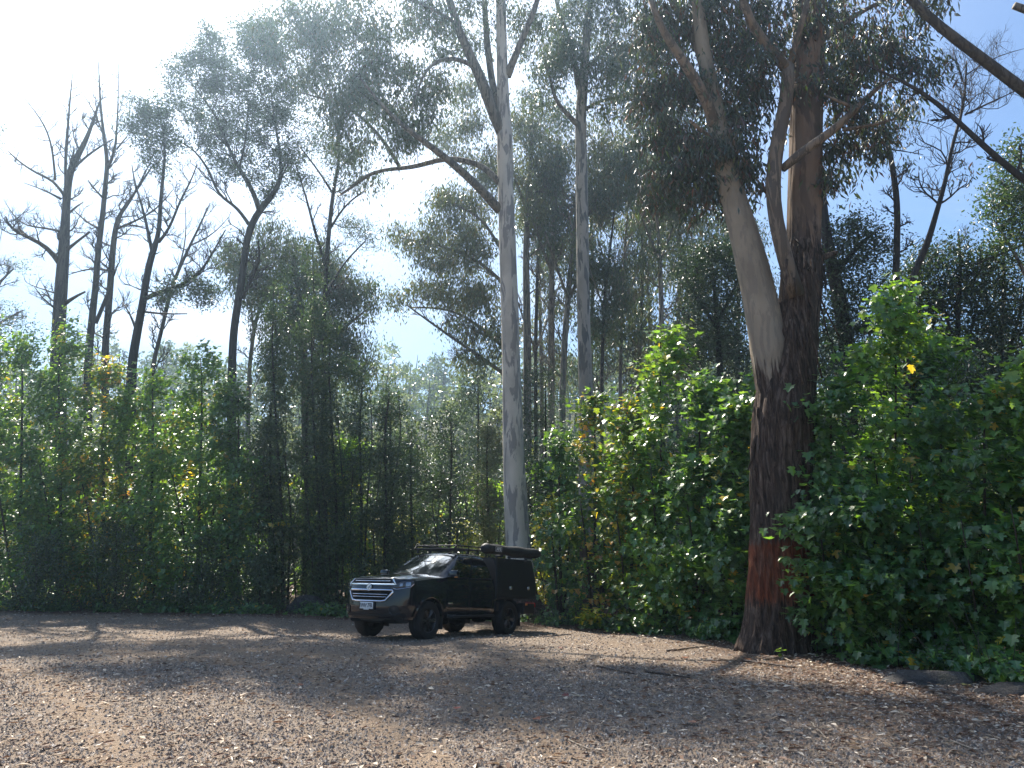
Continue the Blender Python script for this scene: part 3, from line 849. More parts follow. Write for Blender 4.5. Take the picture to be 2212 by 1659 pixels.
plant('bushy_gum', 'rounded leafy gum whose head rises above the slim saplings', 'tree', gxy(640, 34), [
    ('trunk', [(660, 1290, 20), (660, 900, 17), (655, 700, 14), (640, 600, 10), (630, 540, 6)], M_LIMB),
    ('limb', [(658, 720, 10), (700, 640, 7), (750, 600, 4)], M_LIMB), ('limb', [(658, 760, 10), (610, 650, 7), (570, 600, 4)], M_LIMB),
    ('limb', [(660, 800, 9), (730, 720, 7), (790, 670, 4)], M_LIMB)],
    [(520, 560, 60, 36, 0, 1.6, 50), (600, 530, 60, 48, 0, 1.8, 70), (560, 620, 60, 46, 0, 1.6, 60), (640, 610, 60, 50, 0, 2, 70), (700, 560, 50, 34, 0, 1.5, 44), (730, 610, 46, 40, 0, 1.6, 50), (690, 680, 70, 46, 0, 1.8, 70),
     (765, 650, 44, 30, 0, 1.4, 30), (620, 700, 60, 50, 0, 1.8, 60), (740, 730, 60, 36, 0, 1.5, 50), (795, 625, 26, 22, 0, 1.1, 12), (650, 790, 90, 60, 0, 1.6, 80), (760, 800, 50, 50, 0, 1.4, 44)],
    'gum', 'gum', Y=34, bark=M_LIMB, per=50, rc=.36, seed=32, size=1.0, dense=1.35)

# -- the tall white gum behind the vehicle
M_G1 = bark_mixed('white_gum_bark_base', 1.15, (0.60, 0.545, 0.46), (0.27, 0.255, 0.24), 0.5, False)
M_G2 = bark_mixed('grey_gum_bark_base', 2.3, (0.36, 0.335, 0.29), (0.13, 0.135, 0.13), 0.7, False)
def flute(k=9, a=0.10, ph=0.0):
    def f(ang, p, t, r):
        return r * a * (np.sin(k * ang + ph + 0.5 * p[2]) * 0.5 + np.sin((k * 2 + 1) * ang + 2 * ph - 0.3 * p[2]) * 0.3) * math.exp(-max(p[2], 0) / 2.0) + r * (0.022 * np.sin(5 * ang + 0.8 * p[2] + ph) + 0.05 * noise.noise(Vector((0.3 * p[2], ph, 1.7))) + 0.035 * np.array([noise.noise(Vector((math.cos(q) * 1.5, math.sin(q) * 1.5, p[2] * 0.7 + ph))) for q in ang]))
    return f
plant('gum_tree', 'tallest smooth white gum trunk rising straight behind the parked vehicle', 'tree', gxy(1130, 25), [
    ('trunk', [(1132, 1332, 130), (1130, 1318, 96), (1126, 1285, 68), (1118, 1170, 53), (1110, 1000, 47), (1106, 850, 42), (1102, 700, 39), (1097, 560, 36), (1094, 450, 34), (1092, 380, 33), (1090, 300, 35), (1087, 230, 27), (1085, 150, 24), (1083, 60, 22), (1081, -60, 20), (1078, -200, 17), (1070, -380, 12)], M_G1, flute()),
    ('limb', [(1090, 300, 26), (1060, 230, 25, -.2), (1040, 170, 23, -.4), (1010, 110, 20, -.6), (985, 50, 17, -.8), (962, -30, 15, -1), (930, -130, 11, -1.2)], M_LIMB),
    ('limb', [(1081, 250, 16), (1063, 180, 15, .6), (1052, 94, 14, .9), (1046, 0, 12, 1.1), (1040, -110, 9, 1.3)], M_LIMB),
    ('limb', [(1096, 165, 17), (1115, 113, 15, -.2), (1138, 64, 13, -.3), (1162, 0, 11, -.4), (1185, -90, 8, -.5)], M_LIMB),
    ('limb', [(1080, 455, 21), (1029, 398, 18, -.5), (973, 349, 16, -1.0), (935, 319, 14, -1.3), (879, 280, 11, -1.6), (830, 235, 8, -1.8), (780, 170, 5, -2)], M_LIMB),
    ('limb', [(1080, 395, 15), (1048, 360, 13, .4), (1003, 345, 12, .8), (954, 340, 11, 1.1), (913, 358, 10, 1.4), (871, 364, 9, 1.7), (823, 366, 7.5, 2), (785, 379, 8, 2.2), (755, 413, 6, 2.4), (729, 424, 4, 2.5)], M_LIMB),
    ('limb', [(864, 362, 9, 1.7), (838, 315, 8, 1.7), (800, 270, 7, 1.6), (755, 229, 6, 1.5), (699, 214, 4, 1.4), (650, 200, 3, 1.3)], M_LIMB),
    ('limb', [(1035, 150, 11, -.4), (999, 128, 10, -.9), (969, 120, 9, -1.3), (920, 143, 7, -1.8), (909, 176, 5, -2), (886, 244, 3, -2.2)], M_LIMB),
    ('limb', [(985, 50, 9, -.8), (940, 20, 7, -1.2), (890, 0, 5, -1.5), (830, -20, 4, -1.8)], M_LIMB)],
    [(600, 60, 60, 60, 2, 1.6, 40), (660, 40, 66, 52, 1.5, 1.8, 60), (720, 80, 66, 62, 1, 1.8, 66), (700, 170, 62, 50, 2, 1.7, 50), (640, 150, 50, 50, 2, 1.5, 36), (780, 50, 66, 52, 0, 1.8, 56), (790, 140, 60, 60, -1, 1.8, 56), (850, 90, 60, 60, -0.5, 1.8, 50),
     (760, 220, 60, 42, 1, 1.6, 44), (830, 210, 56, 50, -0.5, 1.6, 44), (880, 170, 44, 44, -0.8, 1.4, 34), (900, 250, 50, 36, -0.5, 1.4, 30), (920, 30, 54, 44, 0, 1.6, 44), (870, 300, 46, 36, 0, 1.2, 22), (800, 310, 44, 40, 2, 1.2, 20), (760, 330, 34, 38, 2.6, 1, 14), (790, 390, 30, 22, 3, 0.8, 12),
     (730, 280, 40, 34, 2, 1.2, 20), (960, 80, 40, 44, -0.5, 1.2, 22), (1010, 30, 40, 40, 1, 1.4, 24), (1090, 40, 70, 50, 1, 1.8, 34), (1150, 60, 50, 50, 1, 1.5, 28), (1030, 80, 40, 36, 1.8, 1.2, 18), (970, 190, 30, 40, -0.5, 1, 16), (930, 200, 34, 34, -0.8, 1, 18),
     (700, -60, 120, 60, 1, 2.4, 46), (860, -70, 120, 60, 0, 2.6, 50), (1000, -80, 120, 70, 1, 2.6, 46), (1120, -80, 70, 60, 1, 2, 21), (820, -190, 130, 70, 1, 2.4, 33), (1030, -220, 130, 90, 1, 2.4, 37)],
    'gum', 'gum', Y=25, per=48, rc=.31, seed=40, sides=20, tw=.016, size=.95, dense=1.1, clump=5)
plant('gum_tree', 'second smooth gum, slimmer and forked near the top, rising from a dark base', 'tree', gxy(1277, 29), [
    ('trunk', [(1278, 1322, 84), (1276, 1300, 62), (1274, 1230, 46), (1270, 1050, 40), (1265, 850, 31), (1261, 700, 28), (1258, 500, 26), (1256, 350, 26), (1254, 250, 24), (1262, 160, 20), (1268, 60, 17), (1280, -30, 13), (1288, -150, 8)], M_G2, flute(7, .12, 1.0)),
    ('limb', [(1252, 190, 16), (1242, 135, 14, .2), (1231, 94, 12, .4), (1212, 41, 10, .6), (1201, 0, 9, .8), (1192, -80, 6, 1)], M_LIMB),
    ('limb', [(1252, 275, 12), (1227, 244, 10, -.3), (1205, 233, 9, -.5), (1194, 210, 8, -.6), (1190, 161, 6, -.7), (1175, 130, 4, -.8)], M_LIMB),
    ('limb', [(1262, 160, 9), (1290, 120, 7, -.4), (1330, 90, 5, -.8)], M_LIMB),
    ('limb', [(1256, 240, 8), (1300, 215, 6, .5), (1360, 205, 4, 1)], M_LIMB)],
    [(1190, 110, 50, 60, 0, 1.6, 44), (1230, 40, 60, 44, 0, 1.7, 46), (1310, 60, 60, 50, 0, 1.8, 60), (1360, 130, 56, 60, 0, 1.7, 60), (1300, 160, 40, 50, -.5, 1.3, 30), (1180, 190, 40, 44, 0, 1.3, 26), (1340, 220, 54, 50, 0, 1.6, 46), (1390, 60, 50, 60, 0, 1.6, 50),
     (1250, -40, 60, 40, 0, 1.6, 30), (1220, 130, 30, 40, 0, 1, 14)],
    'gum', 'gum', Y=29, per=56, rc=.34, seed=41, sides=16, size=1.0, dense=1.15, clump=5)

# -- the stand of younger gums behind the two white ones
stand = [
    ([(1140, 1290, 19), (1139, 900, 18), (1139, 730, 17), (1136, 560, 14), (1140, 430, 11), (1148, 330, 8), (1150, 230, 5)], 38,
     [(1140, 260, 50, 60, 0, 2, 60), (1120, 360, 46, 60, 0, 2, 50), (1170, 340, 50, 60, 0, 2, 56), (1150, 440, 50, 50, 0, 1.8, 40)], 'younger gum whose trunk shows close beside the white gum'),
    ([(1158, 1290, 9), (1157, 730, 8), (1162, 560, 7), (1170, 420, 4)], 40,
     [(1180, 410, 40, 50, 0, 1.8, 36), (1165, 500, 36, 44, 0, 1.6, 26)], 'thinnest young gum stem between the two white gums'),
    ([(1192, 1290, 17), (1191, 800, 15), (1191, 694, 14), (1192, 560, 12), (1200, 420, 9), (1204, 300, 5)], 39,
     [(1210, 290, 46, 60, 0, 2, 54), (1200, 390, 50, 56, 0, 2, 54), (1225, 470, 44, 50, 0, 1.8, 40), (1195, 520, 40, 40, 0, 1.6, 26)], 'younger gum with an upright trunk midway between the two white gums'),
    ([(1214, 1290, 15), (1215, 850, 14), (1220, 730, 13), (1229, 620, 12), (1240, 500, 9), (1250, 400, 5)], 37,
     [(1290, 330, 56, 56, 0, 2, 60), (1300, 420, 50, 54, 0, 2, 56), (1240, 560, 36, 50, 0, 1.6, 26)], 'younger gum leaning towards the slimmer forked gum'),
    ([(1300, 1290, 9), (1300, 800, 8), (1306, 640, 7), (1320, 520, 5), (1330, 430, 3)], 36,
     [(1330, 420, 56, 60, 0, 2, 60), (1370, 360, 56, 56, 0, 2, 60), (1310, 560, 36, 50, 0, 1.6, 30), (1330, 640, 40, 50, 0, 1.5, 34), (1300, 700, 40, 50, 0, 1.5, 34)], 'thin dark-stemmed gum just past the slimmer forked gum'),
    ([(1340, 1290, 10), (1340, 800, 8), (1345, 640, 7), (1352, 500, 5), (1360, 400, 3)], 40,
     [(1400, 300, 56, 60, 0, 2, 60), (1420, 400, 56, 50, 0, 2, 56), (1380, 460, 50, 40, 0, 1.6, 34), (1350, 720, 40, 60, 0, 1.4, 30)], 'thin gum stem seen through twigs behind the tall spire of broad leaves'),
    ([(1432, 1290, 13), (1431, 800, 12), (1428, 640, 11), (1424, 540, 9), (1420, 480, 6), (1412, 420, 4)], 36,
     [(1440, 250, 60, 60, 0, 2, 66), (1480, 330, 60, 60, 0, 2, 66), (1430, 430, 54, 40, 0, 1.6, 40), (1480, 430, 40, 36, 0, 1.4, 26), (1470, 560, 50, 36, 0, 1.5, 26), (1390, 560, 40, 36, 0, 1.4, 20)], 'pale straight gum stem forking below the dark round-headed tree')]
for i, (tr, y, bl, lab) in enumerate(stand):
    lim = [('trunk', tr, M_GUM2 if i not in (1, 4) else M_DARK)]
    k = len(tr) - 3
    for s in (-1, 1):
        lim.append(('limb', [(tr[k][0], tr[k][1] + 30, tr[k][2] * .6), (tr[k][0] + s * 30, tr[k][1] - 50, tr[k][2] * .45, s), (tr[k][0] + s * 52, tr[k][1] - 120, 3, s * 1.5)], M_LIMB))
    plant('gum_tree', lab, 'tree', gxy(tr[0][0], y), lim, bl, 'gum', 'gum_y' if i in (0, 3) else 'gum', Y=y, per=50, rc=.40, size=1.2, dense=1.2, clump=4, seed=50 + i, group='young gums standing behind the white gums',
          bare_from=[(0, .45, 9, 2.0, 2, .6)], bark=M_LIMB)
for i, (x, y, w, top, lab) in enumerate([
    (1275, 46, 9, 330, 'far slender gum, first past the slimmer forked gum'), (1378, 44, 9, 360, 'far slender gum just behind the tall broad-leaved spire'), (1408, 48, 8, 420, 'far dark gum between the spire and the pale straight stem'),
    (1465, 45, 10, 380, 'far gum partly hidden by the dark round-headed tree'), (1510, 50, 9, 440, 'far gum over the dark round-headed tree'), (1172, 47, 8, 380, 'far slender gum between the trunks of the young stand'),
     (1600, 44, 10, 430, 'far gum glimpsed behind the leaning stem of the great gum')]):
    gg = random.Random(900 + i); b = []
    for k in range(9):
        q = k / 8; yy = top + 30 + (800 - top) * q * .95
        b.append((x + gg.uniform(-38, 38), yy, gg.uniform(26, 44), gg.uniform(24, 38), gg.uniform(-1, 1), 1.6, int(30 - 8 * q)))
    plant('gum_tree', lab, 'tree', gxy(x, y), [('trunk', [(x, 1285, w * 1.3), (x + gg.uniform(-6, 6), 800, w), (x + gg.uniform(-10, 10), (800 + top) / 2, w * .7), (x + gg.uniform(-12, 12), top, 2)], [M_GUM2, M_DARK, M_LIMB][i % 3])],
          b, 'gum', ['gum', 'gum_y'][i % 2], Y=y, per=34, rc=.5, size=1.5, seed=900 + i, clump=3, group='far slender gums deep in the wood', bark=M_LIMB, tw=.02)
plant('gum_tree', 'leafy gum reaching pale branches out over the gap of open sky', 'tree', gxy(1085, 36), [
    ('trunk', [(1098, 1290, 18), (1098, 900, 17), (1098, 700, 15), (1095, 500, 12), (1092, 330, 8)], M_GUM2),
    ('limb', [(1098, 815, 9), (1040, 772, 8, -.5), (985, 735, 6, -1), (935, 700, 5, -1.2), (880, 660, 3, -1.4)], M_LIMB),
    ('limb', [(1098, 760, 9), (1050, 715, 7, .4), (990, 675, 6, .8), (950, 665, 5, 1.1), (890, 664, 3, 1.4)], M_LIMB),
    ('limb', [(1097, 620, 9), (1030, 560, 7), (950, 530, 5), (870, 515, 3)], M_LIMB),
    ('limb', [(1096, 560, 8), (1040, 470, 6, -.6), (980, 440, 4, -1)], M_LIMB)],
    [(960, 500, 50, 34, 0, 1.6, 44), (1010, 440, 56, 44, 0, 1.8, 54), (880, 510, 40, 22, 0, 1.2, 24), (940, 560, 50, 36, 0, 1.6, 40), (1020, 540, 56, 46, 0, 1.8, 54), (1050, 370, 40, 50, 0, 1.6, 40), (935, 615, 40, 28, 0, 1.3, 24), (980, 630, 60, 36, 0, 1.6, 40), (1050, 640, 44, 44, 0, 1.5, 34),
     (872, 640, 30, 18, -1, 1, 12), (1000, 710, 60, 30, .4, 1.4, 24), (960, 410, 36, 30, 0, 1.2, 22), (990, 290, 60, 50, 0, 2, 50), (1020, 200, 44, 50, 0, 1.8, 36), (1030, 770, 50, 24, -.5, 1.2, 20), (1070, 720, 30, 36, 0, 1.2, 18)],
    'gum', 'gum_y', Y=36, per=50, rc=.37, size=1.15, seed=60, dense=1.2, clump=4, bark=M_LIMB, bare_from=[(1, .1, 14, 1.3, 2, .6), (2, .1, 14, 1.3, 2, .6), (3, .1, 9, 1.0, 1, .5)])
plant('blackwood', 'dense dark round-headed tree beside the pale leaning stem', 'tree', gxy(1545, 24), [
    ('trunk', [(1562, 1380, 20), (1560, 1000, 17), (1556, 800, 15), (1548, 680, 11), (1540, 580, 7)], M_DARK),
    ('limb', [(1556, 720, 9), (1510, 650, 7), (1480, 600, 4)], M_DARK), ('limb', [(1552, 690, 8), (1590, 620, 6), (1610, 560, 4)], M_DARK)],
    [(1540, 545, 54, 34, 0, 1.1, 70), (1500, 590, 46, 30, 0, 1.1, 56), (1580, 580, 50, 40, 0, 1.1, 64), (1540, 630, 60, 40, 0, 1.2, 70), (1500, 680, 50, 40, 0, 1.1, 54), (1590, 680, 50, 50, 0, 1.1, 64), (1550, 740, 60, 50, 0, 1.1, 70), (1490, 760, 40, 50, 0, 1, 36), (1600, 800, 50, 60, 0, 1, 54), (1540, 850, 60, 60, 0, 1, 54)],
    'oval', 'dark', Y=24, per=40, rc=.22, seed=61, size=1.0)

# -- the great two-stemmed gum at the edge of the gravel
YB = 14.9
M_STEM = bark_mixed('leaning_stem_bark', 5.3, (0.37, 0.305, 0.225), (0.29, 0.24, 0.185), 0.9)
M_STEM2 = bark_mixed('upright_stem_bark', 8.2, (0.24, 0.165, 0.115), (0.12, 0.085, 0.065), 1.2)
def ridges(k, a, ph, fl=.5):
    def f(ang, p, t, r):
        z = p[2]
        w = np.array([noise.noise(Vector((math.cos(q) * k, math.sin(q) * k, z * 0.5 + ph))) for q in ang])
        w2 = np.array([noise.noise(Vector((math.cos(q) * k * 3.1, math.sin(q) * k * 3.1, z * 0.8 + ph))) for q in ang])
        root = np.array([max(0.0, noise.noise(Vector((math.cos(q) * 1.6, math.sin(q) * 1.6, ph)))) for q in ang])
        return r * (a * (0.6 - np.abs(w)) + a * 0.5 * (0.5 - np.abs(w2))) * (1.0 if z < 6 else 0.35) + r * root * fl * math.exp(-max(z, 0) / 0.45)
    return f
big = plant('gum_tree', 'massive fibrous-barked gum with two stems and a scraped red band near its base', 'tree', gxy(1682, YB), [
    ('trunk', [(1682, 1418, 146), (1683, 1400, 138), (1684, 1360, 128), (1685, 1290, 122), (1687, 1200, 114), (1688, 1100, 112), (1688, 1000, 114), (1692, 900, 116), (1700, 830, 104), (1712, 760, 88), (1724, 690, 84), (1731, 620, 84), (1735, 560, 80), (1736, 520, 68), (1738, 400, 66), (1742, 250, 64), (1746, 100, 62), (1750, -80, 57), (1752, -300, 48), (1750, -560, 34)], M_STEM2, ridges(5.0, 0.22, 0.3, .32)),
    ('stem', [(1690, 1010, 50), (1684, 900, 76), (1674, 820, 80), (1660, 740, 76), (1645, 660, 72), (1630, 590, 68), (1606, 500, 60), (1580, 415, 52), (1562, 340, 46), (1548, 260, 42), (1535, 190, 36), (1520, 120, 30), (1508, 20, 26), (1495, -120, 20)], M_STEM, ridges(4.0, 0.08, 4.2)),
    ('stem', [(1722, 640, 34, -.35), (1702, 590, 33, -.45), (1690, 530, 32, -.55), (1670, 470, 31, -.6), (1668, 365, 31, -.6), (1688, 262, 29, -.6), (1706, 200, 29, -.6), (1702, 140, 26, -.6)], M_TAN),
    ('limb', [(1702, 150, 24, -.6), (1660, 105, 22, -.8), (1616, 60, 19, -1), (1600, 0, 16, -1.2), (1590, -80, 11, -1.3)], M_TAN),
    ('limb', [(1704, 150, 16, -.6), (1726, 70, 13, -.9), (1745, 0, 10, -1.1)], M_TAN),
    ('limb', [(1690, 365, 17, -.6), (1717, 327, 20, -.7), (1777, 304, 19, -.9), (1822, 278, 17, -1), (1844, 233, 14, -1.1), (1882, 195, 10, -1.2), (1927, 165, 6, -1.3)], M_TAN),
    ('limb', [(1844, 233, 9, -1.1), (1815, 220, 7, -1.1), (1780, 205, 4, -1.1)], M_TAN),
    ('limb', [(1822, 280, 9, -1), (1880, 275, 7, -1), (1930, 258, 4, -1)], M_TAN),
    ('limb', [(1552, 290, 26), (1535, 230, 24, -.3), (1500, 160, 22, -.6), (1455, 105, 19, -.8), (1420, 60, 15, -1), (1405, 0, 11, -1.1)], M_TAN),
    ('limb', [(1528, 150, 22), (1500, 80, 20, .4), (1460, 20, 17, .7), (1425, -60, 12, 1)], M_TAN),
    ('limb', [(1556, 310, 12), (1520, 290, 9, -.4), (1490, 260, 6, -.7)], M_TAN),
    ('limb', [(1745, 120, 16), (1790, 70, 13, .4), (1850, 30, 10, .7), (1910, 0, 7, .9)], M_TAN),
    ('stub', [(1768, 560, 16), (1790, 552, 13), (1808, 545, 9)], M_STEM2)],
    [(1420, 60, 52.5, 60, 0.15, 1, 51), (1470, 40, 56.7, 50, 0.75, 1, 53), (1530, 40, 56.7, 54, 0.75, 1.1, 55), (1580, 90, 48.3, 60, 0.15, 1, 46), (1600, 30, 52.5, 40, -0.05, 1, 38), (1660, 40, 52.5, 46, -0.15, 1, 28), (1440, 150, 46.2, 50, 0.25, 0.9, 37), (1490, 190, 46.2, 50, 0.25, 0.9, 38), (1570, 200, 42, 60, 0.15, 0.9, 42), (1615, 150, 35.7, 60, -0.15, 0.9, 33),
     (1590, 290, 42, 56, 0.05, 0.8, 38), (1560, 360, 35.7, 40, 0.15, 0.7, 24), (1620, 350, 35.7, 50, 0.05, 0.7, 28), (1500, 330, 52.5, 54, 0.45, 0.9, 46), (1450, 390, 52.5, 50, 0.95, 0.9, 42), (1520, 420, 46.2, 34, 0.55, 0.8, 28), (1420, 300, 52.5, 60, 1.1, 0.9, 42), (1400, 200, 42, 60, 1.1, 0.9, 30), (1640, 240, 31.5, 60, -0.15, 0.8, 24),
     (1730, 40, 52.5, 40, -0.15, 0.9, 20), (1800, 60, 52.5, 50, 0.75, 1, 24), (1860, 40, 63, 40, 1.1, 1, 27), (1830, 120, 58.8, 50, 0.15, 1, 28), (1890, 110, 52.5, 50, -0.05, 1, 24), (1800, 190, 46.2, 44, -0.25, 0.9, 20), (1860, 190, 52.5, 44, -0.25, 0.9, 21), (1930, 140, 52.5, 44, -0.05, 0.9, 20), (1970, 190, 42, 40, -0.15, 0.8, 12), (2020, 150, 31.5, 40, -0.05, 0.7, 6), (1830, 270, 46.2, 40, -0.25, 0.8, 18), (1880, 290, 42, 36, -0.25, 0.8, 14), (1810, 340, 37.8, 36, -0.25, 0.7, 13), (1860, 350, 27.3, 30, -0.25, 0.6, 6), (1790, 390, 27.3, 28, -0.25, 0.6, 5), (1780, 130, 31.5, 50, 0.15, 0.8, 13), (1725, 120, 42, 60, -0.15, 0.8, 16), (1730, 230, 37.8, 50, -0.05, 0.7, 13), (1765, 320, 25.2, 40, -0.05, 0.6, 6), (1660, 130, 31.5, 50, -0.25, 0.8, 13), (1590, 430, 23.1, 24, 0.15, 0.5, 5),
     (1930, 60, 46.2, 50, 1.1, 0.9, 13), (2010, 30, 46.2, 36, 0.95, 0.9, 9),
     (1450, -80, 115.5, 60, 0.75, 1.6, 33), (1640, -90, 126, 70, 0.15, 1.8, 37), (1820, -80, 115.5, 60, 0.75, 1.6, 20), (1700, -280, 210, 110, 0.75, 2.2, 32)],
    'gum_near', 'gum_red', Y=YB, per=34, rc=.21, seed=70, sides=110, tw=.010, size=1.12, clump=5)
# loose bark: strips hanging from the forks and the sides of the great gum
strips = MB(); gs = random.Random(4)
for (px, py, dx, ln, w) in [(1738, 545, 0, 1.5, .03), (1722, 550, 1, 1.2, .025), (1752, 560, 0, 1.7, .03), (1700, 560, -1, 1.0, .03), (1760, 600, 1, 1.3, .03), (1708, 690, 3, 1.3, .05), (1720, 700, 2, 1.1, .03), (1636, 880, -1, .9, .03), (1634, 940, -2, .7, .04), (1740, 640, 1, 1.0, .03), (1715, 600, -1, 1.4, .02), (1730, 590, 1, 1.2, .02), (1632, 1000, -1, .8, .05), (1637, 820, -1, .6, .04), (1745, 700, 1, 1.1, .04)]:
    p0 = P(px, py, YB - 0.55 - (0.1 if 1650 < px < 1755 else -0.4))
    pts = [p0]
    d = np.array([dx * 0.10 + gs.uniform(-.12, .12), gs.uniform(-.1, .03), -1.0])
    for k in range(6):
        d = d + np.array([gs.uniform(-.15, .15), gs.uniform(-.08, .08), 0]); pts.append(pts[-1] + unit(d) * ln / 6)
    strips.tube(np.array(pts), np.linspace(w, w * 0.4, 7), 5)
tag(link('bark_strips', strips.mesh('bark_strips', off=np.array(big.location)), M_STEM2, big), kind='stuff')
nest = MB()
for k in range(110):
    a, z = gs.uniform(0, 6.28), gs.uniform(-.5, .35)
    c = P(1733, 575, YB) + np.array([math.cos(a) * .36, math.sin(a) * .36, z])
    d = unit(np.array([gs.gauss(0, .6), gs.gauss(0, .6), -1.0])) * gs.uniform(.2, .55)
    nest.tube(np.array([c - d / 2, c + np.array([math.cos(a), math.sin(a), 0]) * .06, c + d / 2]), [.008, .016, .006], 4)
tag(link('loose_bark', nest.mesh('loose_bark', off=np.array(big.location)), M_TWIG, big), kind='stuff')

# -- behind the great gum
plant('blackwood', 'dark leaning trunk half hidden behind the upright fibrous stem', 'tree', gxy(1835, 20), [
    ('trunk', [(1842, 1420, 36), (1838, 1000, 34), (1832, 760, 32), (1812, 640, 30), (1790, 540, 24), (1775, 440, 20), (1772, 360, 15)], M_DARK),
    ('limb', [(1800, 600, 12), (1850, 530, 9), (1890, 500, 5)], M_DARK)],
    [(1830, 500, 50, 34, 0, 1.1, 56), (1870, 540, 54, 40, 0, 1.2, 64), (1800, 570, 40, 50, 0, 1.1, 50), (1850, 620, 60, 46, 0, 1.2, 64), (1810, 690, 56, 56, 0, 1.1, 64), (1880, 700, 50, 50, 0, 1.1, 54), (1840, 790, 70, 60, 0, 1.1, 64), (1780, 760, 40, 70, 0, 1, 50)],
    'oval', 'dark', Y=20, per=36, rc=.24, seed=71, size=1.0)
plant('dead_tree', 'thin crooked stem with dark leaf tufts against the blue sky', 'tree', gxy(1934, 19), [
    ('trunk', [(1932, 1420, 17), (1934, 900, 15)] + c5([(840, 1640, 40), (850, 1350, 36), (852, 1150, 34), (830, 1000, 32), (800, 830, 28), (765, 740, 24), (750, 640, 18), (750, 550, 9)]), M_DARK),
    ('limb', c5([(770, 760, 14), (690, 735, 10), (600, 730, 6)]), M_DARK), ('limb', c5([(760, 690, 12), (860, 680, 8, .3), (1000, 690, 6, .6), (1090, 720, 4, .8), (1165, 780, 2, 1)]), M_DARK),
    ('limb', c5([(815, 860, 9), (900, 870, 6, -.3), (1000, 890, 3, -.5)]), M_DARK)],
    [(1905, 240, 24, 26, 0, .6, 14), (1940, 235, 24, 20, 0, .6, 12), (1880, 285, 30, 22, 0, .6, 12), (1920, 290, 16, 20, 0, .5, 8), (1950, 365, 12, 16, 0, .4, 4)], 'gum_near', 'gum_red', Y=19, per=22, rc=.2, seed=72,
    bare_from=[(0, .7, 11, .9, 2, .4), (1, .1, 7, .7, 1, .3), (2, .1, 11, .8, 2, .3), (3, .1, 8, .6, 1, .3)], bark=M_DARK)
plant('dead_tree', 'bare twiggy stem rising beyond the bright-leaved spire into blue sky', 'tree', gxy(1962, 18), [
    ('trunk', [(1958, 1420, 16), (1960, 900, 15)] + c5([(905, 1659, 40), (960, 1540, 38), (1040, 1380, 36), (1065, 1240, 30), (1110, 1130, 26), (1140, 980, 22), (1165, 830, 20), (1210, 700, 18), (1235, 620, 16), (1235, 520, 13), (1250, 430, 10), (1250, 350, 7)]), M_DARK),
    ('limb', c5([(1240, 660, 13), (1330, 610, 11), (1440, 570, 8), (1579, 500, 5)]), M_DARK),
    ('limb', c5([(1250, 430, 8), (1330, 370, 6, .3), (1450, 310, 5, .5), (1579, 280, 3, .6)]), M_DARK),
    ('limb', c5([(1240, 500, 9), (1200, 420, 7, -.3), (1195, 320, 5, -.4), (1170, 270, 3, -.5)]), M_DARK),
    ('limb', c5([(1225, 640, 8), (1150, 590, 5, .4), (1080, 570, 3, .6)]), M_DARK),
    ('limb', c5([(1140, 1000, 8), (1180, 980, 6), (1218, 958, 4)]), M_DARK)],
    [(2078, 350, 8, 14, 0, .3, 3), (2070, 380, 8, 8, 0, .2, 2)], 'gum_near', 'gum_red', Y=18, per=12, rc=.12, seed=73, bark=M_DARK,
    bare_from=[(0, .72, 19, 1.5, 2, .7), (1, .15, 14, 1.1, 2, .7), (2, .15, 14, 1.0, 2, .7), (3, .1, 11, .9, 2, .7), (4, .1, 8, .7, 1, .3)])
tr = np.array([[10.6, 12.6, 0.0], [10.4, 12.5, 3.0], [10.0, 12.3, 5.5], [9.5, 12.2, 7.5]])
plant('gum_tree', 'leaning gum outside the view whose two long bare limbs cross the blue sky', 'tree', (10.6, 12.6, gz(10.6, 12.6)), [
    ('trunk', (tr, np.array([.42, .36, .32, .28])), M_LIMB),
    ('limb', [(2460, 390, 32), (2330, 280, 28), (2212, 196, 25), (2140, 140, 23), (2080, 95, 22), (2010, 45, 20), (1960, -5, 18), (1910, -70, 16)], M_DEAD),
    ('limb', [(2440, 560, 20), (2330, 470, 18), (2212, 391, 15, .3), (2145, 335, 13, .3), (2077, 270, 11, .4), (2032, 225, 10, .5), (1976, 184, 8, .6), (1930, 165, 6, .7), (1868, 139, 4, .8)], M_DARK),
    ('limb', [(2480, 100, 20), (2330, 60, 20), (2240, 30, 18), (2190, 12, 15)], M_LIMB)],
    [(2000, 20, 36, 22, .2, .6, 10), (2360, 330, 60, 50, 0, 1, 20)], 'gum_near', 'gum_red', Y=12.2, per=26, rc=.2, seed=74, sides=14, bare_from=[(2, .2, 11, .8, 1, .3)], bark=M_DARK)
plant('bushy_gum', 'sunlit pale green tree at the edge of the view under the bare limbs', 'tree', gxy(2230, 19), [
    ('trunk', [(2235, 1440, 24), (2238, 900, 21), (2236, 600, 16), (2230, 420, 10), (2225, 330, 6)], M_LIMB),
    ('limb', [(2237, 640, 10), (2190, 540, 7), (2150, 480, 4)], M_LIMB), ('limb', c5([(1620, 1390, 16), (1579, 1400, 15), (1480, 1450, 14), (1380, 1490, 11), (1300, 1520, 7)]), M_DARK)],
    [(2205, 330, 34, 40, 0, .9, 34), (2180, 400, 40, 36, 0, 1, 40), (2220, 430, 44, 50, 0, 1, 50), (2160, 450, 36, 30, 0, .9, 30), (2200, 500, 44, 40, 0, 1, 44), (2150, 540, 30, 24, 0, .8, 20), (2240, 540, 40, 60, 0, 1, 40), (2260, 380, 50, 60, 0, 1, 40)],
    'oval', 'tea', Y=19, per=30, rc=.22, seed=75, size=1.15)
